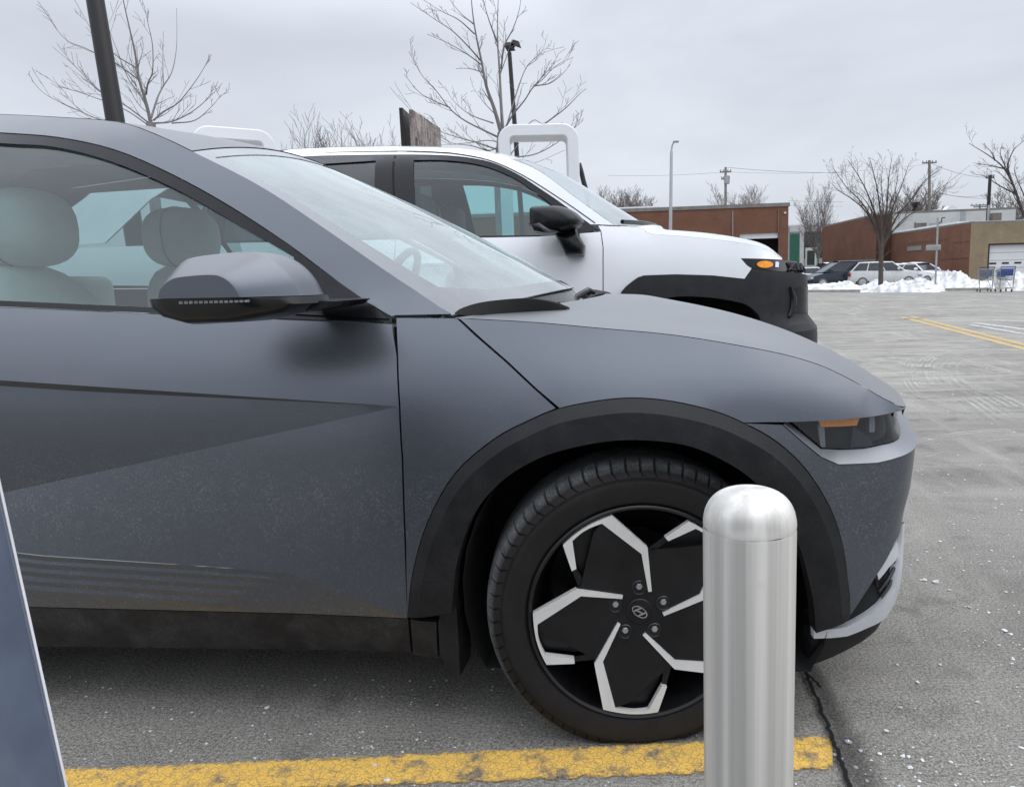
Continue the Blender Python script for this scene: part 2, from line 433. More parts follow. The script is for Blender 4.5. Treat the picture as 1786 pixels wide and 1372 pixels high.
def m_rubber():
    t = NT('tyre_rubber'); v = t.coord(); x, y, z = t.sep(v); r = t.math('SQRT', t.math('ADD', t.math('MULTIPLY', x, x), t.math('MULTIPLY', z, z)))
    n = t.noise(v, 24, 5, .7); g = t.noise(v, 260, 2, .7)
    mr = t.n('ShaderNodeMapRange'); mr.inputs['From Min'].default_value = .338; mr.inputs['From Max'].default_value = .352; t.l(r, mr.inputs['Value'])
    d = t.math('MULTIPLY', mr.outputs[0], t.ramp(n, [(.3, .35), (.7, 1.)]))
    rings = t.math('ABSOLUTE', t.math('SINE', t.math('MULTIPLY', r, 520.)))
    side = t.math('MULTIPLY', t.ramp(t.noise(t.coord(scale=(1, 1, 1)), 6, 5, .7), [(.45, 0.), (.7, .5)]), t.ramp(rings, [(.2, .4), (.9, 1.)]))
    c = t.mix(d, t.mix(side, (.011, .0098, .0098), (.030, .026, .024)), t.mix(t.ramp(g, [(.35, 0.), (.7, 1.)]), (.09, .095, .10), (.26, .27, .275)))  # tread dust, made paler in colour for the skylight reaching it
    t.bsdf(c, .68, 0, .3, t.bump(g, .25, .003)); return t.m
M['rubber'] = m_rubber()
M['rimblack'] = simple('black_alloy', (.008, .008, .009), .34, .2, .5, 9)
M['rimsilver'] = simple('machined_alloy', (.76, .75, .73), .40, .35, .06, 14)
M['seat'] = simple('pale_cream_leather', (.78, .765, .72), .55, 0, .05, 10)
M['cabin'] = simple('dark_cabin_lining', (.055, .06, .062), .7, 0, .1)
M['cabinlight'] = simple('light_cabin_lining', (.30, .31, .31), .7, 0, .08)
M['amber'] = simple('amber_lens', (.90, .30, .02), .25, 0, .12, 60)
M['chrome'] = simple('bright_metal', (.75, .75, .76), .14, .95, .05)
M['reflector'] = simple('lamp_reflector', (.40, .42, .44), .2, .6, .15, 40)
M['white'] = simple('white_car_paint', (.80, .81, .83), .22, 0, .02, 3, coat=.6)
M['dkclad'] = m_cladding('dark_grey_cladding', .020, .045)
M['plastic'] = simple('white_enamel_post', (.74, .75, .77), .35, 0, .03, 3)
# ------------------------------------------------------------------ the grey hatchback in front
def front_inset(z): return spl(z, [.10,.17,.27,.37,.50,.60,.70,.74,.79,.85,.95,1.05,1.6], [.15,.10,.045,.024,.022,.006,0,.010,.026,.06,.13,.25,.9])
def side_inset(z): return spl(z, [.12,.20,.30,.45,.60,.72,.80,.86,.92,.98,1.03,1.08,1.20,1.35,1.46,1.52,1.58,1.64], [.085,.052,.030,.013,.003,0,.006,.018,.036,.060,.083,.112,.163,.235,.300,.345,.43,.56])
def rear_inset(z): return spl(z, [.12,.25,.45,.6,.75,.9,1.05,1.2,1.45,1.6], [.20,.08,.01,0,.01,.03,.06,.13,.30,.45])
def car_inset(t, z):
    a = side_inset(z); f = sstep(t, .22, .62); r = sstep(-t, 3.35, 3.7)
    a += .030*sstep(t, -.45, .05)*sstep(z, .80, .99)
    if f > 0: a = a*(1-f)+front_inset(z)*f
    if r > 0: a = a*(1-r)+rear_inset(z)*r
    return a
PLAN = [(-3.76,0),(-3.75,-.25),(-3.72,-.52),(-3.66,-.72),(-3.56,-.84),(-3.40,-.895),(-3.1,-.925),(-2.6,-.935),(-2.0,-.937),(-1.4,-.937),(-.8,-.937),(-.3,-.937),(0,-.937),(.2,-.935),(.35,-.928),(.46,-.916),(.55,-.893),(.603,-.856),(.638,-.795),(.683,-.66),(.727,-.48),(.762,-.30),(.783,-.12),(.79,0)]
S0 = Surf(PLAN, car_inset, 0., -.8)
SE = S0.S[-1]; SB = S0.S[0]
SS = min((abs(S0.P[i][1]+.80), S0.S[i]) for i in range(len(S0.P)) if S0.P[i][0] > 0)[1]
# the folded crease across the doors: leans in below the upper line, flares out again below the lower one
L1 = S0.uns([(690,708),(480,695),(240,679),(0,663)]); L2 = S0.uns([(694,709),(480,758),(240,810),(20,860)])
def lin(P):
    a = (P[-1][1]-P[0][1])/(P[-1][0]-P[0][0]); return lambda t: P[0][1]+a*(t-P[0][0])
z1, z2 = lin(L1), lin(L2)
TIP = L2[0][0]
# ribbed lower door
RIBY = [978, 992, 1007, 1022, 1037]; RIBX = [496, 484, 462, 437, 410]
def rib_line(i): return S0.uns([(-130, RIBY[i]-22), (60, RIBY[i]-3), (RIBX[i]*.5, RIBY[i]+6), (RIBX[i], RIBY[i]+18+i*.5)])
RIBS = [rib_line(i) for i in range(5)]
LOWL = S0.uns([(-130,958),(65,974),(300,986),(497,1000),(560,1022),(630,1049),(708,1077)])
def pl_at(P, t):
    if t <= P[0][0]: return P[0][1]
    for a, b in zip(P[:-1], P[1:]):
        if t <= b[0]: return a[1]+(b[1]-a[1])*(t-a[0])/(b[0]-a[0])
    return P[-1][1]
def car_disp(t, z):
    d = 0.
    if t < TIP and t > -3.2:
        a, b = z1(t), z2(t); k = 1-sstep(-t, 2.0, 2.7); w = .15
        if z < a:
            gv = min(.016, (a-b)*.075); dep = gv*1.1*min(1, (a-z)/max(1e-5, gv))+w*max(0, a-gv-max(b, z))
            if z < b: dep *= max(0, (z-.34)/(b-.34))
            d += dep*k
        if abs(z-a) < .001: d -= .0
    if t < -.56 and t > -2.7 and z < .55:
        l = pl_at(LOWL, t)
        if z < l:
            d += .0010*min(1, (l-z)/.012)+.11*(l-z)
            for R in RIBS:
                if t < R[-1][0]:
                    r = pl_at(R, t); q = r-z
                    if -.0005 <= q < .013: d -= .0016*(1-q/.013)
    return d
S0.disp = car_disp
car = thing('parked_car', 'matte dark grey electric hatchback in the foreground, nose to the right behind the steel bollard', 'car', (-1.5, 0, 0))
ARCH_O = [(712,1075),(721,997),(747,909),(794,826),(862,766),(924,733),(973,713),(1043,699),(1105,694),(1173,700),(1246,717),(1297,738),(1355,771),(1407,821),(1448,888),(1469,951),(1479,1023),(1482,1075)]
ARCH_I = [(792,1062),(795,1023),(802,971),(830,893),(877,836),(939,797),(1002,777),(1074,765),(1147,766),(1209,777),(1266,803),(1313,836),(1360,890),(1391,951),(1412,1034),(1418,1097)]
aro = cat(S0.uns(ARCH_O), 4); ari = cat(S0.uns(ARCH_I), 4)
def arch_part(px0, px1):
    a = S0.un(*px0)[0]; b = S0.un(*px1)[0]
    return aro
K0 = cat(S0.uns([(792,554),(926,561),(1050,572),(1170,583),(1279,600),(1370,618),(1440,640),(1496,668),(1537,692),(1572,709)]), 4)
def sub(pl, i0, i1): return pl[i0:i1+1]
def near_i(pl, x, y):
    q = S0.un(x, y); return min(range(len(pl)), key=lambda i: (pl[i][0]-q[0])**2+(pl[i][1]-q[1])**2)
GAPX = [(690,553),(693,620),(697,708),(702,800),(707,950),(712,1078)]
gapl = S0.uns(GAPX)
iA = near_i(aro, 973, 713); iB = near_i(aro, 1297, 738)
# front doors
belt = S0.uns([(-130,527),(0,535),(275,547),(480,556),(684,564)])
doorb = S0.uns([(712,1079),(400,1072),(50,1064),(-130,1060)])
RX = S0.un(-130, 700)[0]
def L_cons(f, t0, t1, dz=0.): return [(t0+(t1-t0)*i/12, f(t0+(t1-t0)*i/12)+dz) for i in range(13)]
def door_cons(t0, t1):
    c = [(L_cons(z1, max(t0, -2.6), min(t1, TIP)), True), ([(q, w_-min(.016, (w_-z2(q))*.075)) for q, w_ in L_cons(z1, max(t0, -2.6), min(t1, TIP)-.06)], True), (L_cons(z2, max(t0, -2.6), min(t1, TIP)), True)]
    c += [(LOWL, True), ([(a, b-.012) for a, b in LOWL], False)]
    for R in RIBS: c += [(R, True), ([(a, b-.013) for a, b in R], True)]
    return c
panel('front_door', M['paint'], car, S0, belt+gapl[1:]+doorb, .03, cons=door_cons(-1.7, TIP))
bt = [(-2.02, 1.108), (-2.45, 1.118), (-2.80, 1.135)]
panel('rear_door', M['paint'], car, S0, [bt[1], bt[0], belt[0], doorb[-1], (-2.30, doorb[-1][1]-.005), (-2.553, .36), (-2.575, .50), (-2.62, .60), (-2.675, .672), (-2.70, .80), (-2.69, .95), (-2.66, 1.124)], .035, cons=door_cons(-2.5, -1.7))
# front wings
fend = S0.uns([(690,553),(797,554)])+S0.uns([(830,585),(880,628),(930,675),(972,712)])+aro[:iA][::-1]+gapl[1:-1][::-1]
panel('front_wing', M['paint'], car, S0, fend, .03)
# arch cladding
def arch_off(t, z):
    d = min(segd((t, z), aro[i], aro[i+1]) for i in range(len(aro)-1)); return -.004-.016*min(1, d/.028)
aro_in = offset_poly(aro+[(aro[-1][0], -1), (aro[0][0], -1)], .028)[:len(aro)]
panel('wheel_arch_trim', M['clad'], car, S0, aro+ari[::-1], .022, off=arch_off, gap=.0005, depth=.05, cons=[(aro_in, True), (S0.uns([(1030,722),(1075,742),(1128,762)]), False)])
# rear quarter
ra = [(-3.0+.44*math.cos(a), .345+.46*math.sin(a)) for a in [math.radians(5+170*i/24) for i in range(25)]]
rb = [(-3.0+.37*math.cos(a), .335+.38*math.sin(a)) for a in [math.radians(2+176*i/24) for i in range(25)]]
panel('rear_wing', M['paint'], car, S0, [(-2.66,1.124),(-2.69,.95),(-2.70,.80),(-2.675,.672)]+ra[6:]+[(-3.47,.36),(SB,.36),(SB,1.02),(-3.62,1.06),(-3.3,1.11)], .045)
panel('wheel_arch_trim', M['clad'], car, S0, ra+rb[::-1], .03, off=-.012, gap=.0005, depth=.05)
panel('rear_bumper', M['clad'], car, S0, [(-3.375,.36),(-3.375,.22),(SB,.25),(SB,.36)], .05, off=.0)
panel('tail_lamp', simple('red_lens', (.35, .02, .02), .2), car, S0, [(-3.52,.90),(-3.52,.82),(SB,.82),(SB,.90)], .04, off=-.004, gap=.001)
# sills
sill = S0.uns([(712,1080),(715,1145)])+S0.uns([(400,1143),(75,1140),(-130,1138)])+[(-2.55,.222),(-2.57,.345)]+doorb[::-1]
panel('sill_trim', M['sillclad'], car, S0, sill, .035, off=.004, cons=[(S0.uns([(-130,1128),(75,1130),(400,1133),(713,1136)]), True)])
panel('sill_trim', M['sillclad'], car, S0, S0.uns([(714,1078),(735,1082),(762,1083),(765,1147),(717,1146)]), .03, off=.0)
# mud flap behind the front wheel
mf = [(790,1026),(772,1042),(765,1085),(768,1135),(780,1165),(798,1187),(803,1178),(801,1120),(797,1060)]
b = MB(); pm = [(p.x, p.z) for p in (aty(x, y, -.90) for x, y in mf)]
b.prism(pm, -.905, -.80, lambda u, v, d: (u+(d+.905)*.04, d, v)); b.build('mud_flap', M['clad'], car)
b = MB(); b.prism(pm, .80, .905, lambda u, v, d: (u+(.905-d)*.04, d, v)); b.build('mud_flap', M['clad'], car)
# bonnet: sides wrapped over the wings and the crowned top
hs = K0+[(SS, .783)]
hood_low = S0.uns([(803,558),(838,590),(885,631),(935,678),(974,711)])+sub(aro, iA, iB)+S0.uns([(1340,737),(1375,737),(1450,734),(1510,729),(1555,721)])+[(SS, .7805)]
K3 = [S0.at(t, z) for t, z in resample(hs, .03)]
Mc = [(-.115,1.045),(0,1.040),(.107,1.020),(.293,.976),(.453,.924),(.567,.874),(.66,.822),(.735,.770)]
acK = [0]
for a, c in zip(K3[:-1], K3[1:]): acK.append(acK[-1]+(c-a).length)
def K_at(u):
    d = u*acK[-1]
    for i in range(len(acK)-1):
        if d <= acK[i+1]: return K3[i].lerp(K3[i+1], (d-acK[i])/(acK[i+1]-acK[i]))
    return K3[-1].copy()
Mx = [m[0] for m in Mc]; Mz = [m[1] for m in Mc]; Mu = [i/7 for i in range(8)]
def hood_pt(u, v):
    k = K_at(u); w = abs(v); xm = Mx[0]+(Mx[-1]-Mx[0])*u; zm = spl(xm, Mx, Mz)
    x = k.x+(xm-k.x)*(1-w**2); z = k.z+(zm-k.z)*(1-w**1.65)
    return Vector((x, k.y*(-v) if False else -abs(k.y)*v, z))
nu, nv = 40, 44
V = []; Fc = []
for j in range(nv+1):
    for i in range(nu+1): V.append(hood_pt(i/nu, 1-2*j/nv))
for j in range(nv):
    for i in range(nu):
        a = j*(nu+1)+i; Fc.append([a, a+1, a+nu+2, a+nu+1])
n = len(V)
for j in range(nv+1):
    p = V[j*(nu+1)+nu]; V.append(p+Vector((-.006, 0, -.022)))
    p = V[j*(nu+1)]; V.append(p+Vector((.01, 0, -.03)))
for j in range(nv):
    a = j*(nu+1)+nu; Fc.append([a, n+2*j, n+2*j+2, a+nu+1]); a = j*(nu+1); Fc.append([a, a+nu+1, n+2*j+3, n+2*j+1])
sidev, T, sh = trimesh(offset_poly(hs+hood_low[::-1], .0015), .03)
hsV = [S0.at(*q) for q in sidev]; hsF = [f if (Vector(sidev[f[1]])-Vector(sidev[f[0]])).cross(Vector(sidev[f[2]])-Vector(sidev[f[0]])) > 0 else f[::-1] for f in T]
n = len(V); V += hsV; Fc += [[i+n for i in f] for f in hsF]
mv, mf2 = mirror_data(hsV, hsF, 0); n = len(V); V += mv; Fc += [[i+n for i in f] for f in mf2]
obj('bonnet', V, Fc, M['paint'], car, True, angle=50)
# bumper, brow under the lamp, lamps
brow_t = S0.uns([(1379,739),(1410,764),(1440,788),(1475,790),(1520,788),(1555,781)])+[(SS,.712),(SS+.3,.715),(SE,.715)]
brow_b = S0.uns([(1366,740),(1400,770),(1432,796),(1462,809),(1530,806),(1568,796)])+[(SS,.697),(SS+.3,.695),(SE,.695)]
LAMP = .030
def strip(name, mat, parent, S, A, B, oa, ob, res=.02, mirror=True, back=0):
    A = [Vector(p) for p in A]; B = [Vector(p) for p in B]; V = []; Fc = []; pr = []
    for i in range(len(A)-1):
        k = max(1, int(max((A[i+1]-A[i]).length, (B[i+1]-B[i]).length)/res))
        for j in range(k+(i == len(A)-2)): pr.append((A[i].lerp(A[i+1], j/k), B[i].lerp(B[i+1], j/k)))
    rows = 3
    for a, b_ in pr:
        for r in range(rows+1):
            q = a.lerp(b_, r/rows); V.append(S.at(q.x, q.y, oa+(ob-oa)*r/rows))
        if back: V.append(S.at(b_.x, b_.y, ob+back)); V.append(S.at(a.x, a.y, oa+back))
    w = rows+1+(2 if back else 0)
    for i in range(len(pr)-1):
        for r in range(w-1): Fc.append([i*w+r+1, (i+1)*w+r+1, (i+1)*w+r, i*w+r])
        if back: Fc.append([i*w, (i+1)*w, (i+1)*w+w-1, i*w+w-1])
    o = obj(name, V, Fc, mat, parent, True, angle=40)
    if mirror:
        v, f = mirror_data(V, Fc, S.yc); return o, obj(name, v, f, mat, parent, True, angle=40)
    return o
M['brow'] = simple('skylit_lamp_surround', (.23, .24, .26), .42, .5, .05, 9)  # body colour lightened for the skylight on this upward shelf
strip('lamp_surround', M['brow'], car, S0, brow_t, brow_b, LAMP+.002, -.002)
bump = sub(aro, iB, len(aro)-1)+S0.uns([(1506,1040),(1531,1001),(1560,948)])+[(SS,.500),(SE,.50),(SE,.693)]+brow_b[:-1][::-1]
panel('front_bumper', M['paint'], car, S0, bump, .025)
lamp_o = [S0.un(1386,739), S0.un(1440,736.5), S0.un(1505,732), S0.un(1555,724), (SS,.7775), (SS+.22,.772), (SS+.22,.716), (SS,.7135)]+S0.uns([(1555,780),(1520,787),(1475,789),(1442,787),(1412,763)])
panel('headlamp_housing', M['gap'], car, S0, lamp_o, .03, off=LAMP+.035, gap=.0, depth=.02)
hl = panel('headlamp', M['lens'], car, S0, lamp_o, .02, off=LAMP, gap=.0015, depth=.02)
M['divider'] = simple('smoked_reflector', (.16, .17, .18), .35, .3, .1, 40)
def lpoly(name, mat, pts, off, par=hl[0]):
    o = panel(name, mat, car, S0, pts, .02, off=off, gap=0, depth=.012, mirror=True)
    for q, p in zip(o, hl): q.parent = p; q.matrix_parent_inverse = Matrix.Identity(4)
for p in hl: p.location = (0, 0, 0)
lpoly('indicator', M['amber'], S0.uns([(1438,738),(1480,736),(1514,734),(1509,747),(1480,749),(1441,750)]), LAMP+.006)
lpoly('lamp_divider', M['divider'], S0.uns([(1437,745),(1450,745),(1452,787),(1443,786)]), LAMP+.012)
lpoly('reflector', M['divider'], S0.uns([(1537,729),(1549,727),(1549,759),(1537,760)]), LAMP+.012)
lpoly('reflector', M['satin'], S0.uns([(1505,750),(1535,768),(1545,782),(1500,787)]), LAMP+.014)
panel('grille_panel', M['black'], car, S0, [(SS+.22,.772),(SE,.765),(SE,.716),(SS+.22,.716)][::-1], .04, off=LAMP)
low = S0.uns([(1482,1077),(1506,1040),(1531,1001),(1560,948)])+[(SS,.498),(SE,.498),(SE,.30),(SS+.1,.32)]+S0.uns([(1564,1012),(1537,1056),(1476,1092),(1420,1097)])
panel('lower_grille', M['clad'], car, S0, low, .03, off=.016, gap=.0)
panel('fog_lamp', M['silver'], car, S0, S0.uns([(1529,993),(1550,968),(1568,944),(1570,963),(1553,990),(1535,1012)]), .02, off=.004, gap=.0)
for i in range(3):
    b = MB()
    pts = [S0.at(*S0.un(1535+i*4, 1025+i*9), .010), S0.at(*S0.un(1552+i*2, 1002+i*11), .008), S0.at(*S0.un(1566, 980+i*11), .008)]
    b.tube(pts, .004, 6); b.build('grille_slat', M['satin'], car)
    b = MB(); b.tube([(p.x, -p.y, p.z) for p in pts], .004, 6); b.build('grille_slat', M['satin'], car)
sk_u = S0.uns([(1418,1097),(1448,1096),(1476,1092),(1510,1074),(1537,1055)])+[(.622,.360),(.655,.415),(SS-.008,.50)]
sk_l = S0.uns([(1418,1111),(1448,1110),(1476,1107),(1512,1092)])+[(.60,.283),(.668,.325),(.70,.40),(SS+.028,.495)]
strip('skid_trim', M['silver'], car, S0, sk_u, sk_l, -.003, -.006, back=.02)
lip = [S0.un(1418,1112), S0.un(1476,1108), S0.un(1512,1094), (.60,.282), (.668,.323), (SS+.05,.34), (SE,.34), (SE,.20), (SS,.24), (.60,.232), (.535,.205), (.47,.175), (.40,.152)]
panel('front_lip', M['clad'], car, S0, lip, .025, off=.006, gap=0, depth=.06)
# pillars, side windows
pil_t = cat(S0.uns([(-130,189),(0,199),(100,204),(205,212),(270,233),(335,263),(450,321),(560,393),(680,476),(788,548)]), 4)
pil_b = cat(S0.uns([(683,553),(660,540),(620,515),(560,470),(500,425),(400,360),(300,305),(200,262),(100,240),(0,232),(-130,224)]), 4)
rail = [(-1.95, pil_t[0][1]-.002), (-2.4, pil_t[0][1]-.018), (-2.9, 1.525), (-3.25, 1.46), (-3.42, 1.40)]
winr = [(-2.0, pil_b[-1][1]+.003), (-2.4, pil_b[-1][1]-.025), (-2.75, 1.40), (-3.02, 1.26), (-3.08, 1.17), (-2.9, 1.13)]
panel('roof_pillar', M['paint'], car, S0, pil_t+S0.uns([(690,551)])+pil_b+winr+[(-3.3,1.113),(-3.61,1.065)]+rail[::-1], .03)
gl_t = cat(S0.uns([(-125,238),(0,250),(90,256),(190,281),(300,328),(400,384),(511,449)]), 4)
gl_b = S0.uns([(511,545),(400,541),(275,536),(0,524),(-125,517)])
win_all = pil_b[::-1]+S0.uns([(684,563)])+belt[:-1][::-1]
panel('window_trim', M['satin'], car, S0, win_all, .03, off=.003, gap=.001, holes=[gl_t+gl_b])
panel('door_window', M['glass'], car, S0, gl_t+gl_b, .04, off=.012, gap=-.004, depth=0)
panel('mirror_base', M['satin'], car, S0, S0.uns([(512,434),(600,497),(665,543),(679,556),(512,548)]), .03, off=-.002, gap=.001)
g2 = [(-1.78,gl_b[-1][1]+.005),(-1.78,gl_t[0][1]-.002),(-2.35,winr[1][1]-.02),(-2.72,1.375),(-2.95,1.25),(-2.98,1.17),(-2.85,1.148),(-2.4,1.132)][::-1]
w2 = [pil_b[-1]]+winr+[bt[2], bt[1], bt[0], belt[0]]
panel('window_trim', M['satin'], car, S0, w2, .04, off=.003, gap=.001, holes=[g2])
panel('rear_door_window', M['glass'], car, S0, g2, .05, off=.012, gap=-.004, depth=0)
# roof, windscreen, cowl
def edge_pts(pl): return [S0.at(t, z) for t, z in pl]
iH = near_i(pil_t, 335, 263)
roofE = edge_pts(pil_t[:iH+1][::-1]+rail)
wsE = edge_pts(pil_t[iH:])
def poly_at(P, u):
    ac = [0]
    for a, c in zip(P[:-1], P[1:]): ac.append(ac[-1]+(c-a).length)
    d = u*ac[-1]
    for i in range(len(P)-1):
        if d <= ac[i+1]+1e-9: return P[i].lerp(P[i+1], (d-ac[i])/max(1e-9, ac[i+1]-ac[i]))
    return P[-1].copy()
RZx = [-3.5,-3.2,-2.9,-2.4,-2.0,-1.6,-1.3,-1.11]; RZ = [1.455,1.505,1.545,1.588,1.603,1.600,1.572,1.530]
def roof_pt(u, v):
    e = poly_at(roofE, u); w = abs(v); xm = e.x+(.045 if u < .02 else .045*(1-u)-.05*u); xm = -1.11+(e.x-roofE[0].x)*(3.5-1.11)/(roofE[0].x-roofE[-1].x)
    zm = spl(xm, RZx, RZ); return Vector((e.x+(xm-e.x)*(1-w*w), -abs(e.y)*v, e.z+(zm-e.z)*(1-w**2.2)))
sheet('roof', M['paint'], car, lambda u, v: roof_pt(u, 2*v-1), 40, 30)
sheet('headliner', M['cabinlight'], car, lambda u, v: roof_pt(.02+.96*u, (2*v-1)*.96)+Vector((0, 0, -.035)), 24, 16)
WB, WT = Vector((-.225, 0, 1.072)), Vector((-1.11, 0, 1.530))
def ws_pt(u, v, o=0):
    e = poly_at(wsE, u); w = abs(v); m = WT.lerp(WB, u); m.z += .018*math.sin(math.pi*u)
    k = (1-w**2.2); return Vector((e.x+(m.x-e.x)*(1-w*w), -abs(e.y)*v, e.z+(m.z-e.z)*k-o))
sheet('windscreen', M['wind'], car, lambda u, v: ws_pt(u, 2*v-1, .004), 30, 40)
M['frit'] = simple('windscreen_border', (.10, .105, .115), .18, 0, .1, 30, coat=1)  # black border painted grey for the reflection it carries
V = []; Fc = []
def fr_pt(u, v): return ws_pt(u, v, .002)
b = MB()
def fstrip(f, n, m=3):
    V = [f(i/n, j/m) for j in range(m+1) for i in range(n+1)]
    b.add(V, [[j*(n+1)+i, j*(n+1)+i+1, (j+1)*(n+1)+i+1, (j+1)*(n+1)+i] for j in range(m) for i in range(n)])
fstrip(lambda a, c: fr_pt(a, -1+(.05+.05*a**2)*c), 24); fstrip(lambda a, c: fr_pt(a, 1-(.05+.05*a**2)*c), 24)
fstrip(lambda a, c: fr_pt(1-(.05+.13*abs(2*a-1)**6)*c, 2*a-1), 40); fstrip(lambda a, c: fr_pt(.06*c, 2*a-1), 30)
b.build('windscreen_border', M['frit'], car)
def cowl_pt(u, v):
    a = ws_pt(1, v); h = hood_pt(0, v); return a.lerp(h, u)+Vector((0, 0, -.016-.03*math.sin(math.pi*u)))
sheet('cowl', M['black'], car, lambda u, v: cowl_pt(-.1+1.3*u, 1.98*v-.99), 6, 40)
def wiper_blade(top, bot, yA, yB, th):
    tp, bt_ = cat(top, 5), cat(bot, 5); n = min(len(tp), len(bt_)); V = []
    for i in range(n):
        y = yA+(yB-yA)*i/(n-1); a, c = aty(*tp[i], y), aty(*bt_[i], y); w = th*(.35+.65*min(1, i/3, (n-1-i)/3))
        for q, k, m_ in ((a, -.5, 0), (a, .5, 0), (a.lerp(c, .5), 1, .0), (c, 1, 0), (c, -1, 0), (a.lerp(c, .5), -1, 0)): V.append(q+Vector((.6*k*w, k*w, 0)))
    F_ = [[i*6+j, i*6+(j+1) % 6, (i+1)*6+(j+1) % 6, (i+1)*6+j] for i in range(n-1) for j in range(6)]+[list(range(6)), [(n-1)*6+j for j in range(6)][::-1]]
    return MB().add(V, F_)
wiper_blade([(795,545),(812,536),(838,528),(872,523),(918,520),(958,525),(990,535)], [(797,548),(822,549),(850,549),(880,548),(915,545),(950,543),(992,539)], -.865, -.64, .014).build('wiper', M['gap'], car)
b = wiper_blade([(1022,507),(1034,505),(1046,507),(1058,509),(1068,513)], [(1026,520),(1036,521),(1046,520),(1058,518),(1068,515)], .05, .30, .015)
b.tube([aty(998, 523, -.05), aty(1012, 514, 0), aty(1026, 506, .05), aty(1036, 510, .08)], [.008, .011, .011, .008], 8); b.tube([aty(975, 531, -.35), aty(1000, 529, -.2), aty(1022, 526, -.05)], .008, 6); b.build('wiper', M['black'], car)
# tailgate
rg_t = [roof_pt(1, v) for v in [1-2*i/20 for i in range(21)]]
def tg(u, v):
    a = roof_pt(1, v); s = S0.at(-3.61, 1.065); c = Vector((s.x+(-3.73-s.x)*(1-v*v), -abs(s.y)*v, 1.065)); return a.lerp(c, u)
sheet('tailgate_window', M['glass'], car, lambda u, v: tg(u, 2*v-1), 8, 20)
sheet('tailgate_shelf', M['paint'], car, lambda u, v: (lambda p, q: p.lerp(q, u))(tg(1, 2*v-1), Vector((-3.735, -.88*(2*v-1)*(1-.06*u), 1.01))), 3, 20)
# dark inner body behind the gaps, floor, wheel wells
b = MB()
b.box((-3.55, -.80, .19), (-.47, .80, .30)); b.box((-.47, -.50, .19), (.60, .50, .75)); b.box((.47, -.72, .19), (.56, .72, .68)); b.box((-.62, -.86, .20), (-.45, .86, .97)); b.box((-3.6, -.50, .3), (-2.45, .50, .62))
for sx in (0, -3.0):
    for sy in (-1, 1):
        V = []; n = 24
        for j in range(n+1):
            a = math.radians(-38+256*j/n); r = .435
            V += [(sx+r*math.cos(a), sy*.885, max(.17, .36+r*math.sin(a))), (sx+r*math.cos(a), sy*.49, max(.17, .36+r*math.sin(a)))]
        b.add(V, [[2*j, 2*j+1, 2*j+3, 2*j+2] for j in range(n)]+[[2*j+1 for j in range(n+1)]])
b.build('underbody', M['gap'], car, smooth=False)
shell = S0.uns([(684,560),(800,560),(980,566),(1120,590),(1280,612),(1440,655),(1540,705)])+[(SS,.77),(SS+.3,.77),(SS+.3,.2),(SS,.2)]+S0.uns([(1450,1120),(1425,1095)])+offset_poly(ari+[(ari[-1][0],-1),(ari[0][0],-1)], -.03)[:len(ari)][::-1]+S0.uns([(770,1135),(400,1135),(-130,1130)])+[belt[0]]+[(p[0], p[1]-.01) for p in belt[1:]]
panel('inner_body', M['gap'], car, S0, shell, .05, off=lambda t, z: .035+.07*sstep(t, .15, .3), gap=0, depth=0)
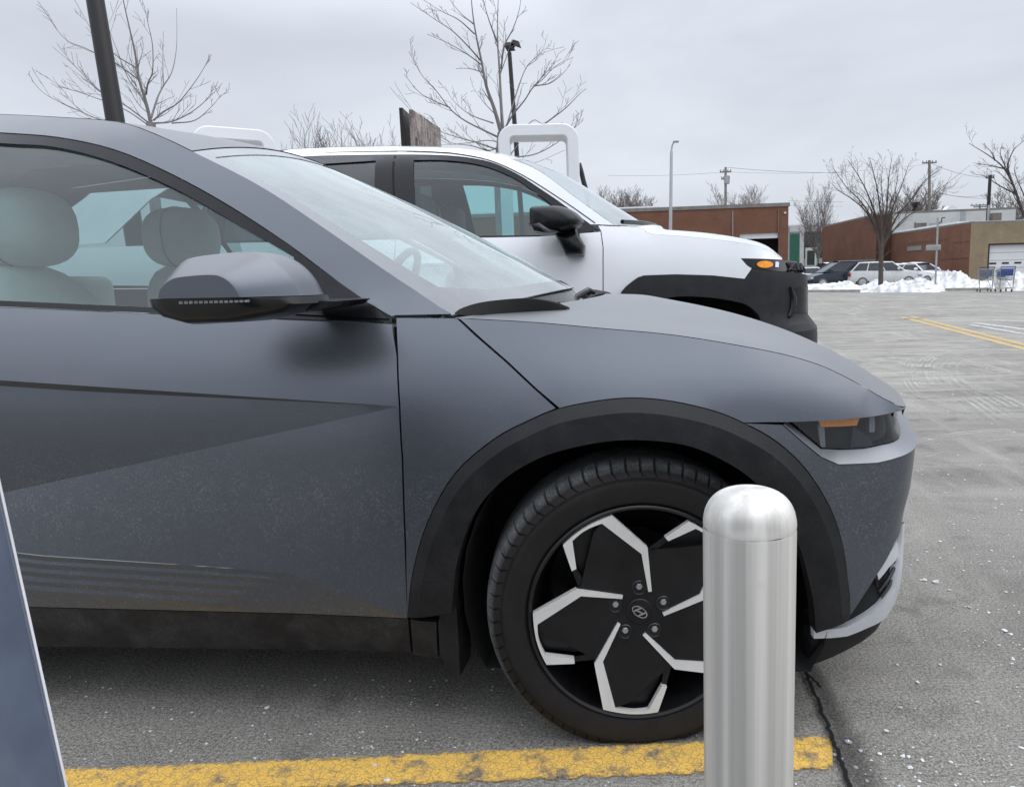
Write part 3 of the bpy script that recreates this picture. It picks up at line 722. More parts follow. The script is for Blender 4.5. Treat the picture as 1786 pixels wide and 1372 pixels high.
# ------------------------------------------------------------------ wheels (built about the origin, axis -Y outward)
def build_wheel(parent, loc, steer, petals=True):
    # local: x right, y up (as seen from outside), z outward
    wt = bpy.data.objects.new('wheel', None); C.objects.link(wt); wt.parent = parent; wt.empty_display_size = .1
    wt.location = Vector(loc)-parent.location; wt.rotation_euler = (0, 0, steer)
    MX = world_of(wt) @ Matrix.Rotation(math.pi/2, 4, 'X')
    R = .359; RR = .262; hw = .118
    prof = [(RR-.012, -.10), (RR+.02, -.112), (.31, -.121), (R-.03, -.113), (R-.012, -.100), (R-.003, -.075), (R, -.045), (R, -.036), (R, -.012), (R, .012), (R, .036), (R, .045), (R-.002, .070), (R-.008, .092), (R-.018, .106), (R-.034, .114), (R-.038, .1135), (.318, .1205), (.312, .1225), (.306, .1215), (.292, .1215), (.287, .1205), (RR+.014, .119), (RR+.006, .117), (RR+.001, .112), (RR-.010, .100)]
    nb = 66; V = []; Fc = []; seg = []
    for k in range(nb):
        a = 2*math.pi*k/nb; w = 2*math.pi/nb
        seg += [(a, 1), (a+w*.11, 1), (a+w*.15, 0), (a+w*.55, 0), (a+w*.96, 0)]
    m = len(seg)
    for (r, h) in prof:
        for (a, g) in seg:
            rr = r; aa = a
            if h > .055 and r > R-.036 and g: rr = r-.008*min(1, (r-(R-.036))/.012+.25)
            if h < -.055 and r > R-.032 and g: rr = r-.008
            if abs(h) in (.036, .012) and False: pass
            if r > R-.02: aa = a+.10*(h)*2
            V.append((rr*math.cos(aa), rr*math.sin(aa), h))
    for i in range(len(prof)-1):
        for j in range(m):
            a = i*m+j; b2 = i*m+(j+1) % m; Fc.append([a, b2, b2+m, a+m])
    def o(name, V, Fc, mat, par, smooth=True, angle=30):
        W_ = [MX @ Vector(v) for v in V]
        if name == 'tyre':      # the tyre flattens where it stands
            for w in W_:
                if w.z < .003: w.z = .003-.05*(.003-w.z)
        return obj(name, W_, Fc, mat, par, smooth, angle=angle)
    o('tyre', V, Fc, M['rubber'], wt, True, 28)
    # rim barrel and lip
    b = MB(); b.lathe([(RR-.006, .110), (RR-.001, .117), (RR-.004, .120), (RR-.010, .116), (RR-.014, .098), (RR-.022, .078), (RR-.03, .03), (RR-.05, -.02), (RR-.055, -.09)], 72)
    b.lathe([(RR-.055, -.085), (.05, -.085)], 48)
    b.lathe([(.165, -.02), (.165, .0), (.09, .0), (.09, .03), (.02, .03)], 40)
    o('rim', b.v, b.f, M['rimblack'], wt)
    # five bladed face
    def rp(p, k): a = 2*math.pi*k/5; return (p[0]*math.cos(a)-p[1]*math.sin(a), p[0]*math.sin(a)+p[1]*math.cos(a))
    A, B_, C_, D, E_ = (-.622,.452), (-.693,.703), (-.243,.962), (.078,.640), (.115,.200)
    Ei, Di, Ci, Bi, Ai = (.083,.197), (.022,.579), (-.335,.893), (-.607,.742), (-.578,.470)
    arcs = []
    a0, a1 = math.atan2(B_[1], B_[0]), math.atan2(C_[1], C_[0])
    for i in range(1, 6): a = a0+(a1-a0)*i/6; arcs.append((.989*math.cos(a), .989*math.sin(a)))
    arci = [(Ci[0]+(Bi[0]-Ci[0])*i/5+.020*math.sin(math.pi*i/5)*-.6, Ci[1]+(Bi[1]-Ci[1])*i/5+.020*math.sin(math.pi*i/5)) for i in range(1, 5)]
    R1, R2 = (-.412,.800), (-.545,.285)
    zf = .113
    def dish(x, y): return zf-.020*max(0, 1-math.hypot(x, y)/.95)**1.2+.006
    bs = MB()
    pol_s = [A, B_]+arcs+[C_, D, E_, Ei, Di, Ci]+arci+[Bi, Ai]
    blk = MB()
    for k in range(5):
        q = [rp(p, k) for p in pol_s]
        # the ribbon as quads between outer and inner edges
        outer = [A, B_]+arcs+[C_, D, E_]; inner = [Ai, Bi]+arci[::-1]+[Ci, Di, Ei]
        io = resample(outer, .2); n = 24
        def along(P, u):
            return P
        # match lists: A-B | B..C arc | C-D | D-E
        oseg = [[A, B_], [B_]+arcs+[C_], [C_, D], [D, E_]]; iseg = [[Ai, Bi], [Bi]+arci[::-1]+[Ci], [Ci, Di], [Di, Ei]]
        pts = []
        for so, si in zip(oseg, iseg):
            so = [Vector((*p, 0)) for p in so]; si = [Vector((*p, 0)) for p in si]; m = 8
            for j in range(m): pts.append((poly_at(so, j/m), poly_at(si, j/m)))
        pts.append((Vector((*E_, 0)), Vector((*Ei, 0))))
        V = []
        for a, c in pts:
            a2, c2 = rp(a, k), rp(c, k)
            V += [(a2[0]*RR*.955, a2[1]*RR*.955, dish(*a2)-.014), (a2[0]*RR*.955, a2[1]*RR*.955, dish(*a2)+.002), (c2[0]*RR*.955, c2[1]*RR*.955, dish(*c2)+.002), (c2[0]*RR*.955, c2[1]*RR*.955, dish(*c2)-.014)]
        Fq = []
        for i in range(len(pts)-1):
            for r in range(4): Fq.append([4*i+r, 4*(i+1)+r, 4*(i+1)+(r+1) % 4, 4*i+(r+1) % 4])
        Fq += [[0, 1, 2, 3], [len(V)-1, len(V)-2, len(V)-3, len(V)-4]]
        bs.add(V, Fq)
        # black plate of the blade
        D2, E2, Di2, Ei2 = rp(D, 1), rp(E_, 1), rp(Di, 1), rp(Ei, 1)
        hubp = [(.16*math.cos(math.radians(a)), .16*math.sin(math.radians(a))) for a in (72, 90, 110, 130, 144)]
        plate = [E_, Ei, Di, Ci, R1, R2, D2, E2]
        P2 = [rp(p, k) for p in plate]; c0 = (0, 0)
        v2, T, _ = trimesh(P2+[(0, 0)], .07)
        fo = []
        V = [(x*RR*.955, y*RR*.955, dish(x, y)-.004) for x, y in v2]
        Tf = [f if (Vector(v2[f[1]])-Vector(v2[f[0]])).cross(Vector(v2[f[2]])-Vector(v2[f[0]])) > 0 else f[::-1] for f in T]
        blk.add(V, Tf)
        n = len(P2)
        side = [(x*RR*.955, y*RR*.955, dish(x, y)-.004-d) for d in (0, .035) for x, y in P2]
        blk.add(side, [[i, i+n, i+n+1, i+1] for i in range(n-1)])
        # thin arm under the silver tip, and recess floor
        arm = [rp(p, k) for p in (A, Ai, (-.50,.31), R2, (-.56,.27))]
        blk.add([(x*RR*.955, y*RR*.955, dish(x, y)-.008) for x, y in arm], [[4, 3, 2, 1, 0]])
        rec = [rp(p, k) for p in (Ai, Bi, *arci[::-1], Ci, R1, R2, (-.50, .31))]
        blk.add([(x*RR*.955, y*RR*.955, dish(x, y)-.030) for x, y in rec], [list(range(len(rec)))[::-1]])
    face = o('alloy_face', blk.v, blk.f, M['rimblack'], wt, True, 20)
    o('silver_blade_edge', bs.v, bs.f, M['rimsilver'], wt, True, 25)
    for k in range(5):
        x, y = rp((0, .235), k); x *= RR*.955; y *= RR*.955; z = dish(0, .24)-.003
        T = Matrix.Translation((x, y, z))
        blk2 = MB().lathe([(.0175, .0005), (.0165, .002), (.015, .001), (.015, -.001)], 20, T)
        pass
        nu_ = MB(); nu_.lathe([(.0, .004), (.0065, .004), (.008, .002), (.0085, -.004)], 6, T @ Matrix.Translation((0, .003, 0)))
        o('wheel_nut', nu_.v, nu_.f, M['reflector'], wt, True, 20)
        rg = MB().lathe([(.018, .0002), (.0165, .0018), (.015, .0008), (.0, .0006)], 20, T)
        o('nut_recess', rg.v, rg.f, M['black'], wt)
    b = MB(); z = dish(0, 0); b.lathe([(.0315, z-.004), (.0315, z+.001), (.029, z+.003), (0, z+.0045)], 40)
    cap = o('hub_cap', b.v, b.f, M['satin'], wt)
    # emblem: slanted oval ring with a leaning letter H
    b = MB(); n = 40; zc = z+.0052
    def el(a, rx, ry): x, y = rx*math.cos(a), ry*math.sin(a); t = math.radians(-38); return (x*math.cos(t)-y*math.sin(t), x*math.sin(t)+y*math.cos(t))
    V = []
    for j in range(n):
        a = 2*math.pi*j/n; p = el(a, .0205, .0118); q = el(a, .0182, .0098); V += [(*p, zc), (*q, zc), (*p, zc-.003)]
    b.add(V, [[3*j, 3*((j+1) % n), 3*((j+1) % n)+1, 3*j+1] for j in range(n)]+[[3*j, 3*j+2, 3*((j+1) % n)+2, 3*((j+1) % n)] for j in range(n)])
    def bar(p, q, w):
        p, q = Vector(p), Vector(q); d = (q-p).normalized(); s = Vector((-d.y, d.x))*w
        def R_(v): t = math.radians(-38); return (v.x*math.cos(t)-v.y*math.sin(t), v.x*math.sin(t)+v.y*math.cos(t))
        b.add([(*R_(p+s), zc), (*R_(p-s), zc), (*R_(q-s), zc), (*R_(q+s), zc)], [[0, 1, 2, 3]])
    bar((-.0125, -.0062), (-.003, .0098), .0018); bar((.003, -.0098), (.0125, .0062), .0018); bar((-.0075, -.0012), (.0075, .0014), .0016)
    o('emblem', b.v, b.f, M['chrome'], cap, False)
    return wt
HUB = aty(1113, 1065, -.80)
steer = math.radians(7)
wF = build_wheel(car, (-.024, -.808, .329), steer)
def put_wheel(src, parent, x, y, z, rz, sc=1.):
    w = copy_tree(src, parent); w.location = (x, y, z); w.rotation_euler = (0, 0, rz); w.scale = (sc, sc, sc); return w
put_wheel(wF, car, -1.5, -.808, .329, 0)
put_wheel(wF, car, 1.488, .808, .329, math.pi+steer)
put_wheel(wF, car, -1.5, .808, .329, math.pi)
M['clearstrip'] = simple('dirty_clear_strip', (.22, .22, .215), .5, 0, .3, 80)
# ------------------------------------------------------------------ wing mirrors, cabin
def inflate(poly, y0, y1, n=9, shx=0., shz=0., pw=2.6, zmin=None, c=None):
    """rounded body with a traced side outline, from depth y0 to y1"""
    cx = c[0] if c else sum(p[0] for p in poly)/len(poly); cz = c[1] if c else sum(p[1] for p in poly)/len(poly)
    m = len(poly); V = []; Fc = []
    for i in range(n+1):
        a = -1+2*i/n; t = math.copysign(abs(math.sin(a*math.pi/2))**1.0, a); s = max(.02, (1-abs(t)**pw)**(1/pw)) if abs(t) < 1 else .02
        y = (y0+y1)/2+(y1-y0)/2*t
        for x, z in poly: V.append((cx+(x-cx)*s+shx*t, y, cz+(z-cz)*s+shz*t))
    for i in range(n):
        for j in range(m): Fc.append([i*m+j, i*m+(j+1) % m, (i+1)*m+(j+1) % m, (i+1)*m+j])
    Fc += [list(range(m)), [n*m+j for j in range(m)][::-1]]
    return V, Fc
def facet(poly, y0, y1, shx, c):
    """wing mirror cap: a rounded shell whose outer end is cut to a flat slanted face"""
    m = len(poly); V = []; Fc = []; prof = [(0, .50, .0), (.03, .56, .0), (.36, 1.0, 0), (.5, 1.03, 0), (.65, 1.02, 0), (.8, .97, 0), (.92, .86, 0), (1., .6, 0)]
    for q, s, _ in prof:
        y = y0+(y1-y0)*q
        for x, z in poly: V.append((c[0]+(x-c[0])*(s if x > c[0] else .35+.65*s)+shx*(q-.5)*2, y, c[1]+(z-c[1])*s))
    n = len(prof)-1
    for i in range(n):
        for j in range(m): Fc.append([i*m+j, i*m+(j+1) % m, (i+1)*m+(j+1) % m, (i+1)*m+j])
    return V, Fc+[list(range(m)), [n*m+j for j in range(m)][::-1]]
YM = -1.085; YT = -1.135
def at2(pts, Y): return [(p.x, p.z) for p in (aty(x, y, Y) for x, y in pts)]
cap_o = cat(at2([(276,520),(279,495),(288,476),(304,458),(325,448),(380,441),(425,440),(452,446),(478,462),(500,486),(516,516)], YT), 3)
low_o = at2([(274,521),(520,517),(526,530),(500,545),(430,562),(345,567),(300,555),(278,540)], YT)
for sy in (1, -1):
    mt = bpy.data.objects.new('wing_mirror', None); C.objects.link(mt); mt.parent = car; mt.empty_display_size = .1
    def put(name, V, Fc, mat, angle=40):
        if sy < 0: V, Fc = mirror_data(V, Fc, 0)
        return obj(name, V, Fc, mat, mt, True, angle=angle)
    V, Fc = facet(cap_o, YM-.085, YM+.10, .02, c=(sum(p[0] for p in cap_o)/len(cap_o), low_o[0][1]))
    put('mirror_cap', V, Fc, M['paint'], 24)
    V, Fc = inflate(low_o, YM-.08, YM+.09, 12, .035, 0, 3.6, c=(sum(p[0] for p in low_o)/len(low_o), low_o[0][1]))
    put('mirror_housing', V, Fc, M['black'], 60)
    b = MB()
    st = at2([(500,518),(612,523),(600,533),(520,546)], -.97)
    b.prism(st, YM+.02, -.85, lambda u, v, d: (u, d, v)); put('mirror_stalk', b.v, b.f, M['satin'])
    b = MB(); tp = at2([(300,526),(425,523.5),(425,527.5),(300,531)], YM-.10)
    for k in range(14):
        u0, u1 = k/14+.008, (k+1)/14-.012
        q = [Vector(tp[0]).lerp(Vector(tp[1]), u0), Vector(tp[0]).lerp(Vector(tp[1]), u1), Vector(tp[3]).lerp(Vector(tp[2]), u1), Vector(tp[3]).lerp(Vector(tp[2]), u0)]
        b.prism([tuple(v) for v in q][::-1], YM-.080, YM-.0, lambda u, v, d: (u, d, v))
    put('turn_signal', b.v, b.f, M['clearstrip'])
# cabin
def seat(px, py, Y, name):
    h = aty(px, py, Y); b = MB()
    bm = bmesh.new()
    def blob(c, sx, sy_, sz, e=3.0):
        n, m = 14, 20; V = []
        for i in range(n+1):
            ph = -math.pi/2+math.pi*i/n
            for j in range(m):
                th = 2*math.pi*j/m
                f = lambda v: math.copysign(abs(v)**(2/e), v)
                V.append((c[0]+sx*f(math.cos(ph))*f(math.cos(th)), c[1]+sy_*f(math.cos(ph))*f(math.sin(th)), c[2]+sz*f(math.sin(ph))))
        return V, [[i*m+j, i*m+(j+1) % m, (i+1)*m+(j+1) % m, (i+1)*m+j] for i in range(n) for j in range(m)]
    st = bpy.data.objects.new('front_seat', None); C.objects.link(st); st.parent = car
    V, Fc = blob((h.x, h.y, h.z), .125, .14, .118, 2.7); obj('headrest', V, Fc, M['seat'], st)
    hb = MB(); hb.tube([(h.x+.004, h.y+.1425*math.copysign(abs(math.cos(a))**.74, math.cos(a)), h.z+.1195*math.copysign(abs(math.sin(a))**.74, math.sin(a))) for a in [math.pi*2*i/40 for i in range(41)]], .002, 5, False); obj('seam', hb.v, hb.f, M['cabin'], st)
    V, Fc = blob((h.x+.065, h.y, h.z-.475), .10, .265, .368, 2.6)
    V = [(x-(z-h.z+.5)*.28+.02, y, z) for x, y, z in V]; obj('backrest', V, Fc, M['seat'], st)
    V, Fc = blob((h.x+.46, h.y, h.z-.80), .27, .25, .09, 3); obj('cushion', V, Fc, M['seat'], st)
    bb = MB(); bb.tube([(h.x+.0, h.y-.05, h.z-.05), (h.x+.01, h.y-.05, h.z-.2)], .007, 8); bb.tube([(h.x, h.y+.05, h.z-.05), (h.x+.01, h.y+.05, h.z-.2)], .007, 8); obj('headrest_post', bb.v, bb.f, M['chrome'], st)
seat(40, 398, -.37, 'near'); seat(318, 415, .37, 'far')
b = MB(); b.rbox((-2.35, -.66, .45), (-2.15, .66, 1.02), .06); b.rbox((-2.3, -.66, .40), (-1.75, .66, .55), .05)
for y in (-.4, .4): b.rbox((-2.36, y-.13, 1.0), (-2.24, y+.13, 1.17), .04)
b.build('rear_seat', M['seat'], car)
b = MB(); b.rbox((-.95, -.72, .70), (-.42, .72, .955), .05, None, 3); b.rbox((-.72, .15, .93), (-.66, .62, 1.06), .02)
b.build('dashboard', M['cabin'], car)
b = MB()
for sy in (-1, 1): b.rbox((-2.6, sy*.80-.025, .35), (-.62, sy*.80+.025, 1.0), .02)
b.box((-3.5, -.79, .303), (-.6, .79, .33)); b.build('door_lining', M['cabin'], car)
sc = aty(690, 508, .37); b = MB(); n = 40
T = Matrix.Translation(sc) @ Matrix.Rotation(math.radians(-62), 4, 'Y')
ring = [T @ Vector((.175*math.cos(2*math.pi*i/n), .175*math.sin(2*math.pi*i/n), 0)) for i in range(n+1)]
b.tube(ring, .015, 8, False); b.rbox((-.06, -.08, -.03), (.05, .08, .02), .02, T); b.box((-.02, -.17, -.008), (.02, .17, .006), T); b.tube([T @ Vector((0, 0, 0)), T @ Vector((0, 0, -.2))], .03, 8)
b.build('steering_wheel', M['cabin'], car)
b = MB()
mr = ws_pt(.10, 0)+Vector((-.09, 0, -.06)); b.rbox((mr.x-.02, -.13, mr.z-.035), (mr.x+.02, .13, mr.z+.035), .015); b.tube([mr, ws_pt(.06, 0)], .008, 6); b.build('interior_mirror', M['cabin'], car)
# ------------------------------------------------------------------ the white SUV in the next bay
def suv_side(z): return spl(z, [.3,.5,.8,1.0,1.15,1.25,1.33,1.37,1.5,1.7,1.8,1.85,1.90,1.96], [.06,.02,0,0,.010,.030,.055,.075,.135,.225,.28,.32,.40,.55])
def suv_front(z): return spl(z, [.25,.45,.60,.74,.78,.84,.92,1.0,1.08,1.14,1.2,1.3,1.9], [.10,.02,-.01,-.012,-.005,.045,.05,.05,.055,.085,.15,.28,.9])
def suv_inset(t, z):
    a = suv_side(z); f = sstep(t, .62, 1.0); r = sstep(-t, 3.3, 3.8)
    if f > 0: a = a*(1-f)+suv_front(z)*f
    return a
S2 = Surf([(-4.05,0),(-4.03,-.4),(-3.96,-.72),(-3.80,-.88),(-3.5,-.945),(-2.8,-.968),(-2,-.97),(-1,-.97),(0,-.97),(.45,-.968),(.7,-.952),(.86,-.92),(.96,-.87),(1.03,-.77),(1.085,-.55),(1.115,-.3),(1.125,0)], suv_inset, 2.72, -.8)
E2 = S2.S[-1]; B2 = S2.S[0]
suv = thing('parked_suv', 'white SUV with dark grey cladding and black mirror parked behind the grey hatchback', 'suv', (-1.4, 2.72, 0))
U = S2.uns
N2 = min((abs(S2.P[i][1]+.77), S2.S[i]) for i in range(len(S2.P)) if S2.P[i][0] > 0)[1]
gap2 = U([(1042,393),(1048,403),(1052,432),(1052,505),(1051,640)])
clo = U([(1060,640),(1070,550),(1085,508),(1103,491),(1122,481),(1180,479),(1243,481),(1298,488),(1320,503),(1335,525),(1345,560),(1350,640)])
cli = U([(1108,640),(1115,600),(1130,550),(1150,526),(1180,517),(1230,518),(1267,523),(1298,530),(1315,542),(1324,556),(1330,600),(1332,640)])
hs2 = cat(U([(1072,394),(1120,397),(1134,407),(1206,413),(1291,423),(1339,436),(1364,453)]), 4)
panel('front_wing', M['white'], suv, S2, hs2+U([(1293,451),(1303,462),(1312,468),(1299,487)])+clo[:7][::-1]+gap2[::-1], .05, gap=.0025)
panel('wheel_arch_trim', M['dkclad'], suv, S2, cat(clo, 3)+cat(cli, 3)[::-1], .04, off=-.022, gap=0, depth=.10)
# doors
belt2 = U([(560,420),(720,416),(830,414),(937,412),(1000,412),(1043,398)])
zb2 = .50
dr2 = S2.un(690,400)[0]
panel('front_door', M['white'], suv, S2, [S2.un(690,417)]+U([(830,414),(937,412),(1042,404)])+gap2[1:]+[(gap2[-1][0], zb2), (dr2, zb2)], .06, gap=.003)
panel('rear_door', M['white'], suv, S2, [(dr2, zb2), S2.un(690,417), (-2.52, belt2[0][1]+.01), (-2.52, .95), (-2.35, zb2)][::-1], .08, gap=.003)
panel('sill_trim', M['dkclad'], suv, S2, [(gap2[-1][0]+.05, zb2), (gap2[-1][0]+.05, .30), (-2.35, .30), (-2.35, zb2)], .08, off=-.01, gap=0)
ra = [(-2.78+.50*math.cos(math.radians(a)), .42+.52*math.sin(math.radians(a))) for a in range(8, 180, 9)]
ri = [(-2.78+.42*math.cos(math.radians(a)), .42+.44*math.sin(math.radians(a))) for a in range(4, 180, 8)]
panel('rear_wing', M['white'], suv, S2, [(-2.52, belt2[0][1]+.01), (-2.52, .95)][:1]+[(-2.45, .85)]+ra[2:]+[(-3.28,.45),(B2,.45),(B2,1.36),(-3.8,1.38)], .08, gap=.003)
panel('wheel_arch_trim', M['dkclad'], suv, S2, ra+ri[::-1], .05, off=-.02, gap=0, depth=.10)
dk = U([(690,417),(690,272)])
wtop = cat(U([(560,272),(690,270),(767,271),(815,275),(858,284),(902,304),(938,327),(975,352),(1030,392)]), 3)
g3 = cat(U([(721,279),(767,279),(813,283),(854,292),(898,311),(930,333),(962,357),(1000,389)]), 3)+U([(1000,408),(937,410),(845,411),(726,413)])
trim2 = [(-2.62, wtop[0][1]+.0)]+wtop+U([(1043,400),(1000,413),(937,414),(830,415),(690,418)])+[(-2.62, S2.un(690,418)[1]+.02)]
g4 = U([(655,280),(655,414)])+[(-2.5, S2.un(655,414)[1]+.01), (-2.5, S2.un(655,280)[1]-.02)]
panel('window_trim', M['satin'], suv, S2, trim2, .06, off=.004, gap=0, holes=[g3, g4], cons=[])
panel('front_window', m_glass('suv_glass', (.54,.80,.80), .055, (.22,.32,.34)), suv, S2, g3, .07, off=.014, gap=-.005, depth=0)
panel('rear_window', m_glass('privacy_glass', (.07,.08,.09), .03), suv, S2, g4, .07, off=.014, gap=-.005, depth=0)
b = MB(); q0, q1 = S2.at(*S2.un(688,272), .001), S2.at(*S2.un(689,417), .001)
panel('door_gap', M['gap'], suv, S2, U([(687.4,272),(690.4,272),(691,417),(688,417)]), .05, off=.001, gap=0)
hnd = [S2.at(*S2.un(x, y), o) for x, y, o in ((722,463,.0),(728,461,-.03),(760,460,-.04),(795,459,-.03),(801,460,.0))]
b = MB(); b.tube(hnd, [.012, .016, .018, .016, .012], 8); b.build('door_handle', M['white'], suv)
# roof line, pillar, windscreen, bonnet
wsn = cat(U([(893,277),(941,298),(1000,341),(1072,393)]), 5)
rt2 = U([(880,272),(850,265),(800,259),(740,256),(690,255),(600,256),(500,260)])+[(-3.0, 1.84), (-3.5, 1.80)]
pill = rt2[::-1]+wsn+U([(1042,392)])+wtop[::-1]+[(-2.62, wtop[0][1]), (-3.0, 1.66), (-3.25, 1.40), (-3.95, 1.37)]
panel('roof_pillar', M['white'], suv, S2, pill, .06, gap=.002)
b = MB(); pts = [S2.at(t, z, -.0005) for t, z in cat(U([(500,268),(690,264),(767,266),(800,269),(854,280),(912,306),(985,352),(1038,389)]), 4)]; b.tube(pts, .0035, 5); b.build('roof_seam', M['gap'], suv)
b = MB(); b.tube([(p.x, 2*2.72-p.y, p.z) for p in pts], .0035, 5); b.build('roof_seam', M['gap'], suv)
rE = [S2.at(t, z) for t, z in [wsn[0]]+rt2]; wE = [S2.at(t, z) for t, z in wsn]; hE = [S2.at(t, z) for t, z in hs2]
def cross(e, m, v, p=2.2): w = abs(v); k = 1-w**p; h = 2.72-e.y; return Vector((e.x+(m.x-e.x)*(1-w*w), 2.72-h*v, e.z+(m.z-e.z)*k))
def rf2(u, v): e = poly_at(rE, u); return cross(e, Vector((e.x+.10*(1-u)-.1*u, 2.72, e.z+.035)), v, 2.4)
sheet('roof', M['white'], suv, lambda u, v: rf2(u, 2*v-1), 24, 20)
def ws2(u, v): e = poly_at(wE, u); return cross(e, Vector((e.x+.10+.14*u, 2.72, e.z+.035-.02*u)), v, 2.2)
sheet('windscreen', m_glass('suv_windscreen', (.62,.72,.72), .34, (.55,.63,.66)), suv, lambda u, v: ws2(u, 2*v-1), 14, 20)
hE = [S2.at(*S2.un(1072,395), .01)]+hE[1:]
hm = [.02,.05,.06,.06,.055,.05,.035]
def hd2(u, v): e = poly_at(hE, u); return cross(e, Vector((e.x+.14*(1-u)+.085*u, 2.72, e.z+spl(u, [0,.15,.3,.5,.7,.85,1], hm))), v, 2.4)
V = [hd2(i/30, 1-2*j/24) for j in range(25) for i in range(31)]; Fc = [[j*31+i, j*31+i+1, (j+1)*31+i+1, (j+1)*31+i] for j in range(24) for i in range(30)]
n = len(V)
for j in range(25): V.append(V[j*31+30]+Vector((-.02, 0, -.035)))
Fc += [[j*31+30, n+j, n+j+1, (j+1)*31+30] for j in range(24)]
n = len(V)
for i in range(31): V.append(V[i]+Vector((0, .01, -.02)))
Fc += [[i, n+i, n+i+1, i+1] for i in range(30)]
obj('bonnet', V, Fc, M['white'], suv, True, angle=45)
b = MB(); b.tube([ws2(1, v)+Vector((.02, 0, .02)) for v in [(.95-.095*i) for i in range(12)]], .014, 6); b.build('wiper', M['black'], suv)
b = MB(); b.tube([ws2(1, v)+Vector((.02, 0, .02)) for v in [(-.2-.06*i) for i in range(12)]], .014, 6); b.build('wiper', M['black'], suv)
# front end
panel('headlamp', M['black'], suv, S2, U([(1293,451.5),(1330,452),(1364,454),(1385,455)])+[(N2, S2.un(1385,455)[1]-.005), (N2, S2.un(1385,474)[1])]+U([(1385,475),(1345,472),(1312,467.5),(1303,462)]), .04, off=.004, gap=0)
el = [(1334+14*math.cos(a*math.pi/10), 461+6.2*math.sin(a*math.pi/10)) for a in range(20)]
panel('side_marker', M['amber'], suv, S2, U(el)[::-1], .03, off=-.004, gap=0)
panel('lamp_reflector', M['reflector'], suv, S2, U([(1353,456),(1359,457),(1358,466),(1352,466)]), .03, off=0, gap=0)
bumper2 = U([(1312,468),(1299,488),(1320,503),(1335,525),(1345,560),(1350,640)])+[(S2.un(1350,640)[0]+.02, .30), (E2, .30), (E2, 1.085), (N2, 1.085)]+U([(1385,475),(1345,472.5)])
rec = U([(1381,500),(1387,505),(1386,540),(1379,552),(1376,540)])
panel('front_bumper', M['dkclad'], suv, S2, bumper2, .04, gap=.001, cons=[(U([(1312,470),(1345,486),(1375,496),(1400,500)]), False), ([(N2-.25, .80), (N2-.1, .805), (N2, .81), (E2, .81)], True), ([(N2-.25, .76), (N2-.1, .765), (N2, .77), (E2, .77)], True)])
panel('grille', M['gap'], suv, S2, U([(1372,458),(1390,458)])+[(E2, 1.13), (E2, 1.09)]+U([(1392,472),(1380,472)]), .05, off=-.003, gap=0)
for i in range(5):
    b = MB(); p = S2.at(*S2.un(1377+i*5.5, 460), -.012); q = S2.at(*S2.un(1379+i*5.5, 471), -.012); b.tube([p, q], .006, 5); b.build('grille_slat', M['dkclad'], suv)
panel('bumper_vent', M['satin'], suv, S2, U([(1386,503),(1398,500)])+[(E2, S2.un(1398,500)[1]), (E2, S2.un(1398,545)[1])]+U([(1398,545),(1385,546)]), .05, off=-.003, gap=0)
pts = [(1379,500),(1383,520),(1382,538),(1376,552)]
b = MB(); b.tube([S2.at(*S2.un(*p), -.004) for p in pts], [.012, .02, .02, .012], 8); b.build('bumper_fin', M['black'], suv)
# body behind the gaps, floor, wheels, mirror, cabin
b = MB(); b.box((-3.7, 1.95, .30), (.85, 3.49, .62)); b.box((.0, 2.1, .6), (.80, 3.34, 1.0)); b.box((-.28, 1.84, .5), (-.22, 3.6, 1.28)); b.box((-3.7, 1.95, .6), (-3.2, 3.49, 1.0))
b.build('underbody', M['gap'], suv, smooth=False)
WX = S2.un(1222, 600)[0]
for x, s_ in ((WX, 1), (-2.78, 1)):
    put_wheel(wF, suv, x+1.4, -.83, .40, 0, 1.12); put_wheel(wF, suv, x+1.4, .83, .40, math.pi, 1.12)
YS = 1.66
cap2 = cat(at2([(928,366),(935,361),(975,360),(998,367),(1014,381),(1016,390),(1008,397),(985,405),(950,410),(932,404),(928,385)], YS), 3)
b = MB(); V, Fc = inflate(cap2, YS-.13, YS+.12, 10, .02, 0, 3.2); b.add(V, Fc)
arm2 = at2([(968,408),(1008,396),(1012,412),(1022,430),(1020,446),(989,447),(978,425)], YS+.1)
for sy in (0, 1):
    mt = bpy.data.objects.new('wing_mirror', None); C.objects.link(mt); mt.parent = suv
    V, Fc = inflate(cap2, YS-.13, YS+.12, 10, .02, 0, 3.2)
    if sy: V, Fc = mirror_data(V, Fc, 2.72)
    obj('mirror_cap', V, Fc, M['satin'], mt, True, angle=50)
    V, Fc = inflate(arm2, YS-.02, YS+.17, 8, 0, 0, 4)
    if sy: V, Fc = mirror_data(V, Fc, 2.72)
    obj('mirror_arm', V, Fc, M['black'], mt, True, angle=50)
    lowm = at2([(930,392),(950,388),(966,398),(985,406),(960,410),(938,406)], YS)
    V, Fc = inflate(lowm, YS-.135, YS+.05, 8, .02, 0, 4)
    if sy: V, Fc = mirror_data(V, Fc, 2.72)
    obj('mirror_housing', V, Fc, M['black'], mt, True, angle=50)
b = MB()
for y in (2.3, 3.14):
    b.rbox((-1.45, y-.25, .7), (-1.25, y+.25, 1.42), .07); b.rbox((-1.44, y-.14, 1.44), (-1.32, y+.14, 1.66), .05)
b.build('front_seat', M['cabin'], suv)
b = MB(); b.rbox((-2.45, 2.0, .7), (-2.25, 3.44, 1.4), .07); b.build('rear_seat', M['cabin'], suv)
b = MB(); b.rbox((-.75, 1.92, .8), (-.22, 3.52, 1.24), .06); b.build('dashboard', M['cabin'], suv)
sheet('headliner', M['cabin'], suv, lambda u, v: rf2(u, (2*v-1)*.96)+Vector((0, 0, -.04)), 12, 8)
